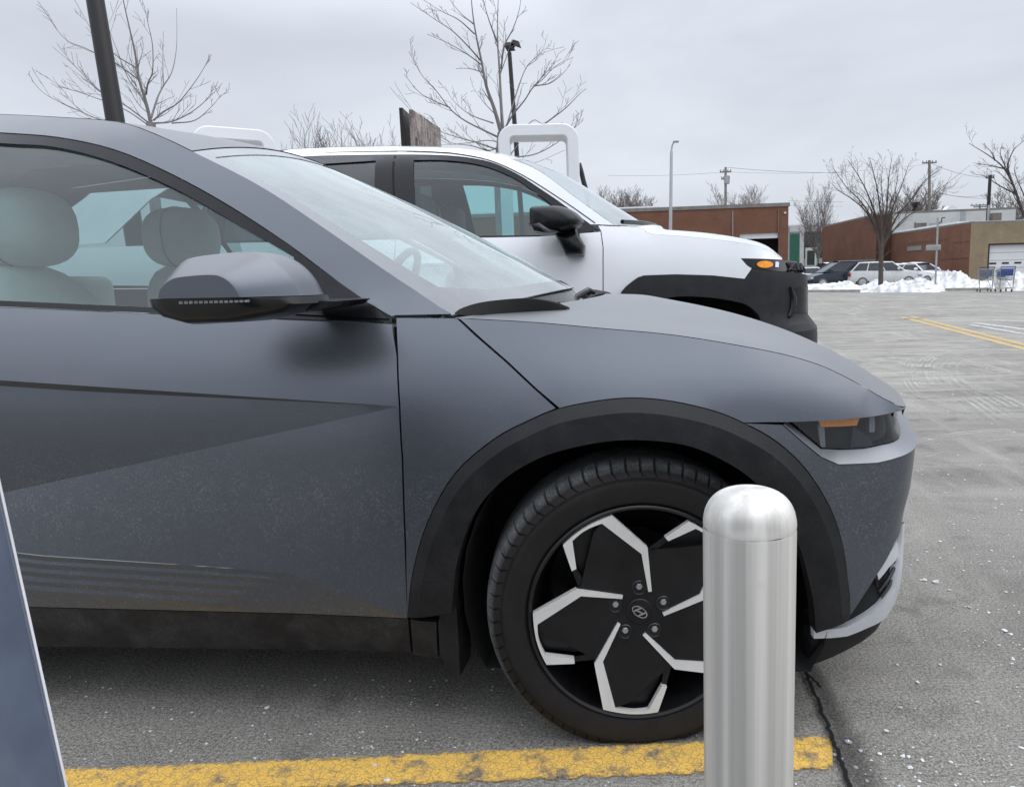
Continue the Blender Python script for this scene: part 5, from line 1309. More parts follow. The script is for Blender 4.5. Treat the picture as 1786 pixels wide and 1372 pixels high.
# billboard
t = thing('billboard', 'weathered two sided billboard with a peeling faded face behind the white roof', 'billboard', atd(720, 488, 26))
def m_board():
    k = NT('peeling_poster'); v = k.coord(scale=(1.6, 1.6, .45)); a = k.noise(v, 2.2, 6, .7, .6); d = k.noise(k.coord(), 9, 4, .7)
    c = k.mix(k.ramp(a, [(.42, 0.), (.56, 1.)]), (.36, .31, .28), (.11, .09, .085)); c = k.mix(k.math('MULTIPLY', k.ramp(d, [(.45, 0.), (.7, 1.)]), .5), c, (.46, .42, .39)); k.bsdf(c, .9); return k.m
def board(p0, D0, p1, D1, zb, name, mat, th=.12):
    a, c = atd(*p0, D0), atd(*p1, D1); d = (c-a); d.z = 0; d.normalize(); n = Vector((-d.y, d.x, 0))*th
    b = MB(); V = [Vector((q.x, q.y, z))+k for k in (Vector((0,0,0)), n) for q, z in ((a, zb), (c, zb), (c, c.z), (a, a.z))]
    b.add(V, [(0,1,2,3),(7,6,5,4),(0,4,5,1),(1,5,6,2),(2,6,7,3),(3,7,4,0)]); b.build(name, mat, t, False)
board((719,191), 25, (768,224), 28.2, 4.6, 'poster_panel', m_board()); board((702,188), 24.9, (719,204), 26.3, 4.6, 'back_panel', M['darkpole'])
for x, Dd in ((727, 25.6), (758, 27.6)):
    q = atd(x, 400, Dd); b = MB(); b.tube([(q.x, q.y+.3, 0), (q.x, q.y+.3, 6.0)], .12, 8); b.build('leg', M['darkpole'], t)
# ------------------------------------------------------------------ buildings
def m_brick(name, c1, c2, mortar, sc=1.):
    t = NT(name); e = t.n('ShaderNodeTexCoord'); mp_ = t.n('ShaderNodeMapping'); mp_.inputs['Scale'].default_value = (sc, sc, sc); t.l(e.outputs['UV'], mp_.inputs[0])
    k = t.n('ShaderNodeTexBrick'); t.l(mp_.outputs[0], k.inputs['Vector']); k.inputs['Color1'].default_value = (*c1, 1); k.inputs['Color2'].default_value = (*c2, 1); k.inputs['Mortar'].default_value = (*mortar, 1)
    k.inputs['Scale'].default_value = 1; k.inputs['Brick Width'].default_value = .23; k.inputs['Row Height'].default_value = .076; k.inputs['Mortar Size'].default_value = .008
    v = t.coord(); n1 = t.noise(v, .7, 5, .65); n2 = t.noise(t.coord(scale=(1.5, 1.5, .25)), 1.1, 5, .7)
    c = t.mix(t.math('MULTIPLY', t.ramp(n1, [(.35, 0.), (.7, 1.)]), .45), k.outputs['Color'], tuple(x*.55 for x in c1))
    c = t.mix(t.math('MULTIPLY', t.ramp(n2, [(.60, 0.), (.75, 1.)]), .25), c, tuple(min(1, x*1.5+.06) for x in c1))
    t.bsdf(c, .9, 0, .2); return t.m
M['brick'] = m_brick('red_brown_brick', (.195, .082, .050), (.150, .062, .040), (.24, .17, .13))
M['brickdark'] = m_brick('dark_brick', (.085, .040, .026), (.07, .034, .022), (.11, .08, .06))
M['tan'] = m_brick('tan_brick', (.26, .20, .125), (.30, .235, .15), (.30, .26, .20))
M['render'] = simple('pale_render', (.52, .53, .52), .85, 0, .08, .8)
M['greyrender'] = simple('grey_render', (.34, .37, .38), .85, 0, .1, .8)
M['roofedge'] = simple('metal_coping', (.20, .19, .18), .5, .3, .2, 2)
M['snowroof'] = simple('roof_snow', (.78, .79, .81), .8, 0, .05, 2)
M['green'] = simple('green_cladding', (.02, .12, .075), .5, 0, .2, 2)
M['dkgreen'] = simple('dark_green_glazing', (.02, .035, .03), .25, 0, .3, 2)
M['doorwhite'] = simple('white_sectional_door', (.68, .69, .70), .6, 0, .04, 2)
M['dark'] = simple('dark_opening', (.012, .012, .012), .8)
def wallsheet(name, pts, z0, z1, mat, parent, closed=True, cap=None):
    """vertical walls along plan points, with brick UVs"""
    P = [Vector((p[0], p[1], 0)) for p in pts]; V = []; Fc = []; uv = []; u = 0; n = len(P)
    for i in range(n if closed else n-1):
        a, c = P[i], P[(i+1) % n]; l = (c-a).length; k = len(V)
        V += [(a.x, a.y, z0), (c.x, c.y, z0), (c.x, c.y, z1), (a.x, a.y, z1)]; uv += [(u, z0), (u+l, z0), (u+l, z1), (u, z1)]; Fc.append([k, k+1, k+2, k+3]); u += l
    return obj(name, V, Fc, mat, parent, False, uv=uv)
def slab(name, pts, z0, z1, mat, parent):
    n = len(pts); V = [(p[0], p[1], z) for z in (z0, z1) for p in pts]
    return obj(name, V, [list(range(n))[::-1], list(range(n, 2*n))]+[[i, (i+1) % n, n+(i+1) % n, n+i] for i in range(n)], mat, parent, False)
def xy(px, D): p = atd(px, 470, D); return (p.x, p.y)
def zat(px, py, D): return atd(px, py, D).z
def facepanel(name, A, B_, u0, u1, z0, z1, mat, parent, out=.05, th=.08):
    """flat panel on the wall from A to B (plan points), u in metres from A"""
    A, B_ = Vector((*A, 0)), Vector((*B_, 0)); d = (B_-A).normalized(); n = Vector((d.y, -d.x, 0))
    if (A+n-Vector((CAM.x, CAM.y, 0))).length > (A-n-Vector((CAM.x, CAM.y, 0))).length: n = -n
    V = []
    for o in (out, out-th):
        for u, z in ((u0, z0), (u1, z0), (u1, z1), (u0, z1)): q = A+d*u+n*o; V.append((q.x, q.y, z))
    return obj(name, V, [(0,1,2,3),(7,6,5,4),(0,4,5,1),(1,5,6,2),(2,6,7,3),(3,7,4,0)], mat, parent, False)
def u_on(px, A, B_):
    """metres along wall A-B seen at picture column px"""
    r = ray(px, 470); a, d = Vector(A), (Vector(B_)-Vector(A)).normalized(); o = Vector((CAM.x, CAM.y)); r2 = Vector((r.x, r.y))
    den = d.x*r2.y-d.y*r2.x; w = a-o; t = (w.y*r2.x-w.x*r2.y)/den; return t
# left brick building
A, B_ = xy(800, 62), xy(1374, 60); dn = Vector((B_[0]-A[0], B_[1]-A[1])).normalized(); nb_ = Vector((-dn.y, dn.x))*18
b1 = thing('brick_building', 'long low red brick building with a half open loading door behind the street lamp', 'building', (A[0], A[1], 0))
H1 = zat(1374, 359, 60); fp = [A, B_, (B_[0]+nb_.x, B_[1]+nb_.y), (A[0]+nb_.x, A[1]+nb_.y)]
dl, dr_ = u_on(1290, A, B_), u_on(1357, A, B_); zd = zat(1330, 407, 60)
P0 = Vector(A); pL = P0+dn*dl; pR = P0+dn*dr_
wallsheet('wall', [fp[1], fp[2], fp[3], fp[0], tuple(pL)], 0, H1, M['brick'], b1, False); wallsheet('wall', [tuple(pR), fp[1]], 0, H1, M['brick'], b1, False); wallsheet('lintel', [tuple(pL), tuple(pR)], zd, H1, M['brick'], b1, False)
slab('roof', fp, H1-.05, H1-.02, M['snowroof'], b1)
facepanel('coping', A, B_, -.1, (Vector(B_)-P0).length+.1, H1-.1, H1+.18, M['roofedge'], b1, .08, .4)
facepanel('roof_snow', A, B_, .5, (Vector(B_)-P0).length*.62, H1+.18, H1+.30, M['snowroof'], b1, .02, .5)
facepanel('loading_door', A, B_, dl, dr_, zat(1330,416,60), zd, M['doorwhite'], b1, -.15, .1)
facepanel('door_opening', A, B_, dl-.5, dr_+.5, 0, zd+.3, M['dark'], b1, -2.2, .1)
facepanel('downpipe', A, B_, u_on(1277, A, B_), u_on(1278.4, A, B_), .2, H1-.3, M['galv'], b1, .12, .1)
facepanel('downpipe', A, B_, u_on(1356, A, B_), u_on(1357.3, A, B_), zd, H1-.3, M['brick'], b1, .12, .1)
facepanel('wall_lamp', A, B_, u_on(1366, A, B_), u_on(1369, A, B_), zat(1366,374,60), zat(1366,371.5,60), M['doorwhite'], b1, .25, .25)
# grey green building in the gap
A, B_ = xy(1360, 84), xy(1475, 84); L1_ = (Vector(B_)-Vector(A)).length; Hh = zat(1400, 394, 84)
b2 = thing('warehouse', 'pale grey warehouse with green doors seen between the two brick buildings', 'building', (A[0], A[1], 0))
d = (Vector(B_)-Vector(A)).normalized(); nn_ = Vector((-d.y, d.x))*14
fp = [A, B_, (B_[0]+nn_.x, B_[1]+nn_.y), (A[0]+nn_.x, A[1]+nn_.y)]; wallsheet('wall', fp, 0, Hh, M['greyrender'], b2); slab('roof', fp, Hh, Hh+.15, M['snowroof'], b2)
def fp2(name, x0, x1, y0, y1, mat, o=.05): return facepanel(name, A, B_, u_on(x0, A, B_), u_on(x1, A, B_), zat(1420, y1, 84), zat(1420, y0, 84), mat, b2, o, .1)
fp2('green_door', 1377, 1393, 407, 462, M['green']); fp2('glazing', 1402, 1446, 405, 450, M['dkgreen']); fp2('doorway', 1404, 1423, 432, 464, M['render'], .08); fp2('glass_door', 1407, 1420, 437, 462, M['dkgreen'], .11); fp2('pier', 1394, 1401, 396, 470, M['render'], .09); fp2('fascia', 1376, 1450, 395, 404, M['render'], .07)
# right brick building: low wing, taller rear block, tan front
c0, c1, c2 = xy(1690, 48), xy(1553, 61), xy(1449, 76)
dd = (Vector(c1)-Vector(c0)).normalized(); HL = zat(1690, 390, 48); HT = zat(1525, 377, 61.5)
b3 = thing('brick_building', 'brick building with a tall rear block and a tan front with white garage door', 'building', (c0[0], c0[1], 0))
tr = xy(1860, 48.5); side = (Vector(tr)-Vector(c0)); 
wallsheet('side_wall', [c0, c1], 0, HL, M['brick'], b3, False)
q = xy(1527, 61); q2 = Vector(q)+dd*15
wallsheet('rear_block', [c1, q, tuple(q2), tuple(Vector(c1)+dd*15)], 0, HT, M['brick'], b3, True)
wallsheet('dark_corner', [tuple(Vector(c1)-dd*.06-side.normalized()*.02), tuple(Vector(q)-dd*.06-side.normalized()*.03)], 0, HT-.02, M['brickdark'], b3, False)  # corner face drawn in a darker brick than the other walls
slab('roof', [q, c1, tuple(Vector(c1)+dd*15), tuple(q2)], HT, HT+.14, M['roofedge'], b3)
gx0, gx1 = u_on(1724, c0, tr), u_on(1800, c0, tr); zg = zat(1750, 427, 48)
p0, p1 = Vector(c0)+side.normalized()*gx0, Vector(c0)+side.normalized()*gx1
wallsheet('front_wall', [c0, tuple(p0)], 0, HL, M['tan'], b3, False); wallsheet('front_wall', [tuple(p1), tr], 0, HL, M['tan'], b3, False); wallsheet('front_lintel', [tuple(p0), tuple(p1)], zg, HL, M['tan'], b3, False)
gd = facepanel('garage_door', c0, tr, gx0, gx1, 0, zg, M['doorwhite'], b3, -.18, .1)
for i in range(4): facepanel('door_joint', c0, tr, gx0+.02, gx1-.02, zg*(i+1)/5-.015, zg*(i+1)/5+.015, M['greyrender'], b3, -.17, .05)
for i in range(3): facepanel('door_window', c0, tr, gx0+.15+i*.85, gx0+.62+i*.85, zg*.50, zg*.545, M['dark'], b3, -.165, .05)
facepanel('door_frame', c0, tr, gx0-.08, gx0, 0, zg, M['dark'], b3, .02, .2); facepanel('door_frame', c0, tr, gx0-.08, gx1+.08, zg, zg+.09, M['dark'], b3, .02, .2)
back = [tuple(Vector(c0)+side), tuple(Vector(c1)+side)]
slab('roof', [c0, tr, back[1], c1], HL-.02, HL+.10, M['roofedge'], b3); slab('roof_snow', [tuple(Vector(c0)+dd*2), tuple(Vector(tr)+dd*2), back[1], tuple(Vector(c1)-dd*.3)], HL+.11, HL+.24, M['snowroof'], b3)
uu = u_on(1594, c0, c1); facepanel('wall_plate', c0, c1, u_on(1607, c0, c1), u_on(1582, c0, c1), zat(1594, 437.5, 57), zat(1594, 430, 57), M['galv'], b3, .06, .05)
for x0, x1, y in ((1660, 1690, 425), (1580, 1650, 420), (1640, 1688, 452)): facepanel('stain_band', c0, c1, u_on(x1, c0, c1), u_on(x0, c0, c1), zat(x0, y+1.5, 52), zat(x0, y, 52), M['brickdark'], b3, .012, .01)
# white rooftop building behind
A, B_ = xy(1540, 86), xy(1766, 84); Hw = zat(1700, 369, 84.5)
b4 = thing('white_building', 'flat roofed white building rising behind the brick building on the right', 'building', (A[0], A[1], 0))
d = (Vector(B_)-Vector(A)).normalized(); nn_ = Vector((-d.y, d.x))*12; fp = [A, B_, (B_[0]+nn_.x, B_[1]+nn_.y), (A[0]+nn_.x, A[1]+nn_.y)]
wallsheet('wall', fp, 0, Hw, M['render'], b4); slab('roof', fp, Hw, Hw+.25, M['roofedge'], b4)
def fp4(name, x0, x1, y0, y1, mat, o=.05): return facepanel(name, A, B_, u_on(x0, A, B_), u_on(x1, A, B_), zat(1650, y1, 85), zat(1650, y0, 85), mat, b4, o, .1)
M['oldwin'] = simple('dirty_window', (.16, .14, .12), .4, 0, .4, 1.5)
fp4('window', 1592, 1613, 388, 401, M['oldwin']); fp4('window', 1618, 1640, 389, 399, M['greyrender']); fp4('window', 1592, 1594, 386, 402, M['wood'], .07); fp4('pier', 1671, 1680, 371, 400, M['greyrender'], .06)
c = atd(1607.5, 367, 86); b = MB(); b.lathe([(.45, 0), (.45, .5), (.3, .55), (.3, .9), (.5, .95), (.5, 1.3), (0, 1.35)], 12, Matrix.Translation((c.x, c.y+2, Hw+.2))); b.build('roof_vent', M['darkpole'], b4)
b = MB(); V = [(c.x+1.3+i*.5, c.y+3, Hw+.25+.9*abs(math.sin(i*.7))*math.exp(-((i-6)/4)**2)) for i in range(13)]; n = 13
b.add(V+[(x, y, Hw+.2) for x, y, z in V]+[(x, y+1.5, z) for x, y, z in V]+[(x, y+1.5, Hw+.2) for x, y, z in V], [[i, i+1, n+i+1, n+i][::-1] for i in range(12)]+[[i, i+1, 2*n+i+1, 2*n+i] for i in range(12)]); b.build('roof_snow', M['snowroof'], b4, False)
c = atd(1737, 382, 60)
hv = thing('roof_unit', 'dark boxy ventilation unit on the tan building roof', 'roof unit', (c.x, c.y, HL+.1))
b = MB(); b.box((c.x-.9, c.y-.5, HL+.11), (c.x+.7, c.y+.5, HL+.35)); b.build('housing', M['darkpole'], hv, False); b = MB(); b.box((c.x-.35, c.y-.3, HL+.36), (c.x+.30, c.y+.3, HL+1.45)); b.build('stack', M['wood'], hv, False); b = MB(); b.tube([(c.x-.6, c.y, HL+.35), (c.x-.6, c.y, HL+2.1)], .10, 8); b.build('flue', M['galv'], hv)
# ------------------------------------------------------------------ bare trees
M['bark'] = simple('hazed_grey_bark', (.20, .185, .185), .9, 0, .25, 6, kind='Object')  # albedo raised to paint haze over the trees
M['barkdark'] = simple('dark_bark', (.075, .058, .050), .9, 0, .25, 4)
M['barkfar'] = simple('hazed_brown_bark', (.20, .175, .165), .9, 0, .25, 4)  # far bark lightened to paint in distance haze
def grow(b, p, d, l, r, lev, rg, up=.25, spread=.6, mind=.004, n=4):
    """one wandering branch with side shoots"""
    seg = max(4, int(5+l*2)) if lev > 1 else 4; P = [p]; R_ = [r]; d = d.normalized(); kids = []
    for i in range(seg):
        d = (d+Vector((rg.uniform(-1, 1), rg.uniform(-1, 1), rg.uniform(-1, 1)))*.065+Vector((0, 0, up*.12))).normalized()
        p = p+d*(l/seg); P.append(p); R_.append(max(mind, r*(1-.86*(i+1)/seg)))
        if lev > 0 and i >= 1 and rg.random() < (.85 if lev > 1 else .8): kids.append((p, d.copy(), i/seg, R_[-1]))
    b.tube(P, R_, n if r > .02 else 3, False)
    for (q, dd, f, rr) in kids:
        s = Vector((rg.uniform(-1, 1), rg.uniform(-1, 1), rg.uniform(-.5, .8))); s = (s-dd*s.dot(dd)).normalized()
        grow(b, q, dd*(1-spread*.5)+s*spread, l*rg.uniform(.38, .62)*(1-.35*f), max(mind, rr*.62), lev-1, rg, up, spread, mind, n)
def traced_tree(label, D, trunk, tr, limbs, group=None, seed=1, jit=.5, lev=1, mind=.005, mat='bark', dens=.36):
    """trunk and main limbs follow the photograph at their distance; twigs are grown from them"""
    rg = random.Random(seed); base = atd(*trunk[0], D); t = thing('bare_tree', label, 'tree', (base.x, base.y, 0), 0, group)
    b = MB(); P = [Vector((base.x, base.y, 0))]+[atd(x, y, D) for x, y in trunk]; b.tube(P, [tr*1.25]+[tr*(1-.25*i/len(trunk)) for i in range(len(trunk))], 9); b.build('trunk', M[mat], t)
    b = MB(); sc = D/1300
    for pts, w0 in limbs:
        dj = rg.uniform(-jit, jit); C2 = cat(pts, 5); n = len(C2)-1; P = [atd(x, y, D+dj*(i/n)) for i, (x, y) in enumerate(C2)]
        R_ = [max(mind, w0*.32*sc*(1-.88*(i/n)**.8)) for i in range(n+1)]; b.tube(P, R_, 6, False)
        L_ = sum((P[i+1]-P[i]).length for i in range(n))
        for i in range(2, n):
            if rg.random() < dens:
                d = (P[i+1]-P[i-1]).normalized(); s = Vector((rg.uniform(-1, 1), rg.uniform(-1, 1), rg.uniform(-.2, .9))); s = (s-d*s.dot(d)).normalized()
                grow(b, P[i], d*.95+s*.55, L_*rg.uniform(.10, .34)*(1.1-i/n*.6), R_[i]*.6, lev, rg, .3, .6, mind, 4)
    b.build('crown', M[mat], t); return t
traced_tree('largest bare tree standing behind the white charging frame in the middle', 9.5, [(872,330),(874,265),(876,232)], .075, [
    ([(875,235),(862,190),(848,150),(840,108),(830,60),(824,20),(820,-30)], 13), ([(877,232),(874,180),(871,120),(868,75),(868,30),(870,-30)], 11),
    ([(868,75),(858,50),(848,20),(838,-20)], 6), ([(840,108),(820,85),(790,55),(760,35),(716,5)], 5), ([(842,115),(815,95),(780,75),(745,60)], 4),
    ([(826,42),(805,25),(780,-5)], 5), ([(828,60),(800,35),(770,20),(738,0)], 4), ([(845,128),(820,120),(795,120)], 4),
    ([(874,120),(880,80),(895,50),(905,20),(910,-10)], 5), ([(874,120),(876,90),(884,60)], 3),
    ([(870,240),(845,228),(810,210),(785,190),(762,160),(735,130),(713,90)], 6), ([(785,188),(755,175),(730,160),(705,130)], 4), ([(860,215),(820,200),(790,175),(776,150)], 4), ([(864,200),(845,180),(830,160),(824,150)], 3),
    ([(870,262),(835,250),(800,240),(765,228),(740,205)], 5), ([(868,270),(825,255),(790,250),(760,235)], 4), ([(872,255),(850,262),(820,240),(795,212)], 4), ([(875,250),(850,245),(810,250),(770,245),(700,175),(680,152)], 3),
    ([(880,225),(895,200),(915,175),(930,152),(945,140),(970,115),(1000,100)], 6), ([(930,152),(950,130),(968,110)], 4), ([(932,150),(960,145),(985,125),(998,104)], 4),
    ([(885,215),(905,150),(920,115),(945,90),(955,60)], 5), ([(920,115),(935,105),(950,90)], 3),
    ([(880,250),(905,235),(930,210),(950,215),(985,185),(1015,155)], 4), ([(950,216),(985,190),(1010,165),(1022,155)], 4), ([(880,275),(930,270),(970,250),(1000,225),(1015,200)], 4), ([(880,290),(930,285),(985,262)], 3), ([(905,250),(890,275),(900,300)], 3)], None, 3, .9, 1, .0027)
traced_tree('bare tree rising behind the roof of the grey hatchback beside the thick lamp post', 10.0, [(268,330),(266,250),(263,215)], .07, [
    ([(263,215),(255,180),(243,140),(235,90),(226,50),(215,0),(212,-30)], 10), ([(262,210),(248,170),(225,140),(205,90),(190,50),(184,20)], 5),
    ([(255,165),(258,145),(266,125),(266,80),(258,40),(250,5)], 5), ([(264,205),(275,170),(285,150),(300,125),(308,80),(308,15)], 6), ([(285,150),(284,110),(285,55)], 4),
    ([(268,210),(285,195),(310,180),(335,150),(355,120),(367,95)], 5), ([(270,215),(300,212),(335,195),(365,170),(388,145)], 5), ([(300,215),(340,210),(370,185),(386,165)], 4),
    ([(260,215),(220,185),(175,160),(130,115),(92,82)], 5), ([(175,160),(150,140),(110,110)], 4), ([(258,218),(215,190),(150,165),(105,150),(78,132)], 4),
    ([(255,222),(180,210),(130,190),(80,165),(55,140)], 4), ([(243,140),(200,110),(150,85),(110,65),(66,2)], 4), ([(240,120),(200,95),(165,60),(130,0)], 4), ([(238,150),(215,120),(195,105)], 3),
    ([(262,200),(240,180),(215,135),(205,125)], 3), ([(262,212),(300,190),(330,140)], 3)], None, 8, .9, 1, .0027)
def vase_tree(label, px, ybase, D, H, r, seed, n0=9, crown=.35, lev=3, mat='barkfar', group=None, spread=.5, up=.4, trunk=.34, mind=.011, lean=(0, 0), base=None, wide=1.0):
    rg = random.Random(seed); p = atz(px, ybase) if base is None else base
    t = thing('bare_tree', label, 'tree', (p.x, p.y, 0), 0, group); b = MB(); q = Vector((p.x+lean[0]*trunk*H, p.y, trunk*H)); b.tube([(p.x, p.y, 0), (p.x+lean[0]*trunk*H*.4, p.y, trunk*H*.5), q], [r*1.25, r, r*.9], 9); b.build('trunk', M[mat], t)
    b = MB()
    for k in range(n0):
        a = 2*math.pi*k/n0+rg.uniform(-.3, .3); e = rg.uniform(.35, 1.05)*wide; d = Vector((math.cos(a)*e+lean[0], math.sin(a)*e, rg.uniform(.75, 1.1)))
        grow(b, q-Vector((0, 0, rg.uniform(0, .12)*H*trunk)), d, H*(1-trunk)*rg.uniform(.85, 1.12), r*rg.uniform(.42, .6), lev, rg, up, spread, mind, 5)
    b.build('crown', M[mat], t); return t
traced_tree('bare vase shaped tree standing in the snow bank in front of the parked cars', 37.5, [(1536,496),(1537,450),(1538,412)], .125, [
    ([(1536,440),(1532,412),(1520,380),(1500,350),(1475,325),(1450,288)], 8), ([(1535,425),(1515,376),(1490,350),(1465,334),(1448,318)], 6), ([(1537,430),(1530,385),(1512,335),(1496,305),(1478,278)], 7),
    ([(1537,440),(1538,395),(1533,350),(1527,315),(1518,280)], 8), ([(1538,440),(1544,390),(1548,345),(1550,310),(1556,274)], 8), ([(1539,430),(1556,365),(1572,325),(1586,284)], 7),
    ([(1540,430),(1563,380),(1590,347),(1613,315),(1642,296)], 7), ([(1541,425),(1572,386),(1602,365),(1640,330),(1692,288)], 5), ([(1539,420),(1550,370),(1562,330),(1568,290)], 5), ([(1538,420),(1524,375),(1505,345),(1485,330)], 5), ([(1538,415),(1540,360),(1537,320),(1540,290)], 5), ([(1538,415),(1556,380),(1580,360),(1600,335)], 4),
    ([(1535,445),(1522,436),(1506,428)], 3), ([(1540,448),(1556,436),(1572,428)], 3), ([(1535,455),(1520,450),(1510,452)], 2.5)], None, 11, .9, 2, .0050, 'barkdark', .55)
traced_tree('bare spreading tree at the right edge above the tan building', 30, [(1812,470),(1806,430),(1798,395)], .17, [
    ([(1800,405),(1782,365),(1768,325),(1752,295),(1730,275),(1690,250)], 10), ([(1775,340),(1745,325),(1718,308),(1696,304)], 5), ([(1766,320),(1758,290),(1768,262),(1786,246)], 6), ([(1750,294),(1722,288),(1697,284)], 4), ([(1735,280),(1728,264),(1712,250)], 4), ([(1796,395),(1790,340),(1800,290)], 7), ([(1785,370),(1765,355),(1742,350)], 3), ([(1758,300),(1745,270),(1748,250)], 4), ([(1768,325),(1740,300),(1725,300)], 3), ([(1790,350),(1770,300),(1775,280)], 4)], None, 13, .9, 2, .0045, 'barkdark', .5)
pb = atd(1427, 470, 78); vase_tree('slender bare tree in the gap between the brick buildings', 0, 0, 0, 7.6, .13, 31, 8, base=Vector((pb.x, pb.y, 0)), lev=3, trunk=.34, mind=.011, up=.6, spread=.4, wide=.6)
pb = atd(1292, 470, 95); vase_tree('bushy bare treetop behind the left brick roof next to the wooden pole', 0, 0, 0, 10.6, .2, 37, 9, base=Vector((pb.x, pb.y, 0)), lev=3, trunk=.5, mind=.014, up=.4)
pb = atd(1590, 470, 100); vase_tree('bare treetop behind the white rooftop building beside the vase shaped tree', 0, 0, 0, 10.5, .2, 41, 8, base=Vector((pb.x, pb.y, 0)), lev=3, trunk=.45, mind=.022)
pb = atd(1775, 470, 95); vase_tree('bare treetop at the right end of the white rooftop building', 0, 0, 0, 9.3, .2, 43, 8, base=Vector((pb.x, pb.y, 0)), lev=3, trunk=.45, mind=.022)
for i, (px, top, lab) in enumerate([(560, 246, 'first sparse treetop above the white roof from the left'), (600, 240, 'sparse treetop above the white roof left of the billboard, second from the left'), (668, 244, 'sparse treetop above the white roof next to the billboard')]):
    pb = atd(px, 480, 40); vase_tree(lab, 0, 0, 0, zat(px, top, 40), .12, 51+i, 7, base=Vector((pb.x, pb.y, 0)), lev=2, trunk=.66, mind=.009, mat='bark', up=.6, wide=.7)
for i, (px, top, lab) in enumerate([(1062, 352, 'distant bare treetop above the left end of the brick roof'), (1092, 352, 'distant bushy bare treetop above the brick roof, middle of three'), (1118, 355, 'distant bare treetop above the brick roof, nearest to the street lamp')]):
    pb = atd(px, 478, 92); vase_tree(lab, 0, 0, 0, zat(px, top, 92), .2, 61+i, 8, base=Vector((pb.x, pb.y, 0)), lev=3, trunk=.55, mind=.014, up=.5, wide=.8)
# ------------------------------------------------------------------ cars and trolleys across the lot
M['carglass'] = simple('dark_car_window', (.035, .042, .05), .12, 0, .3, 3)
M['carnavy'] = simple('dark_blue_car_paint', (.020, .026, .042), .25, .2, .1, 3, coat=.4)
M['carsilver'] = simple('silver_grey_car_paint', (.40, .41, .42), .3, .5, .05, 3, coat=.3)
M['carpale'] = simple('pale_silver_paint', (.62, .63, .64), .3, .1, .05, 3, coat=.3)
M['cargrey'] = simple('mid_grey_car_paint', (.16, .17, .18), .3, .4, .08, 3, coat=.3)
M['redlamp'] = simple('red_tail_lamp', (.30, .02, .02), .3)
M['hub'] = simple('wheel_cover', (.42, .43, .44), .4, .4)
KINDS = {   # top edge of the lower body, glasshouse (rear base, rear top, front top, front base), height, length, belt
 'sedan': ([(-2.35,.62),(-2.28,.98),(-1.6,1.02),(-1.3,1.0),(.75,.96),(1.0,.95),(1.9,.84),(2.28,.68),(2.35,.5)], (-1.75,-1.0,.35,1.05), 1.45),
 'wagon': ([(-2.2,.62),(-2.15,1.0),(-1.9,1.06),(.9,1.0),(1.2,1.02),(1.9,.92),(2.15,.75),(2.22,.5)], (-2.05,-1.55,.45,1.15), 1.62),
 'minivan': ([(-2.45,.62),(-2.42,1.0),(-2.3,1.08),(1.0,1.02),(1.35,1.0),(2.1,.85),(2.4,.68),(2.45,.5)], (-2.35,-2.05,.35,1.55), 1.76),
 'suv': ([(-2.3,.65),(-2.25,1.05),(-2.1,1.12),(.8,1.08),(1.05,1.08),(1.9,.98),(2.2,.82),(2.28,.55)], (-2.2,-1.9,.3,1.0), 1.74)}
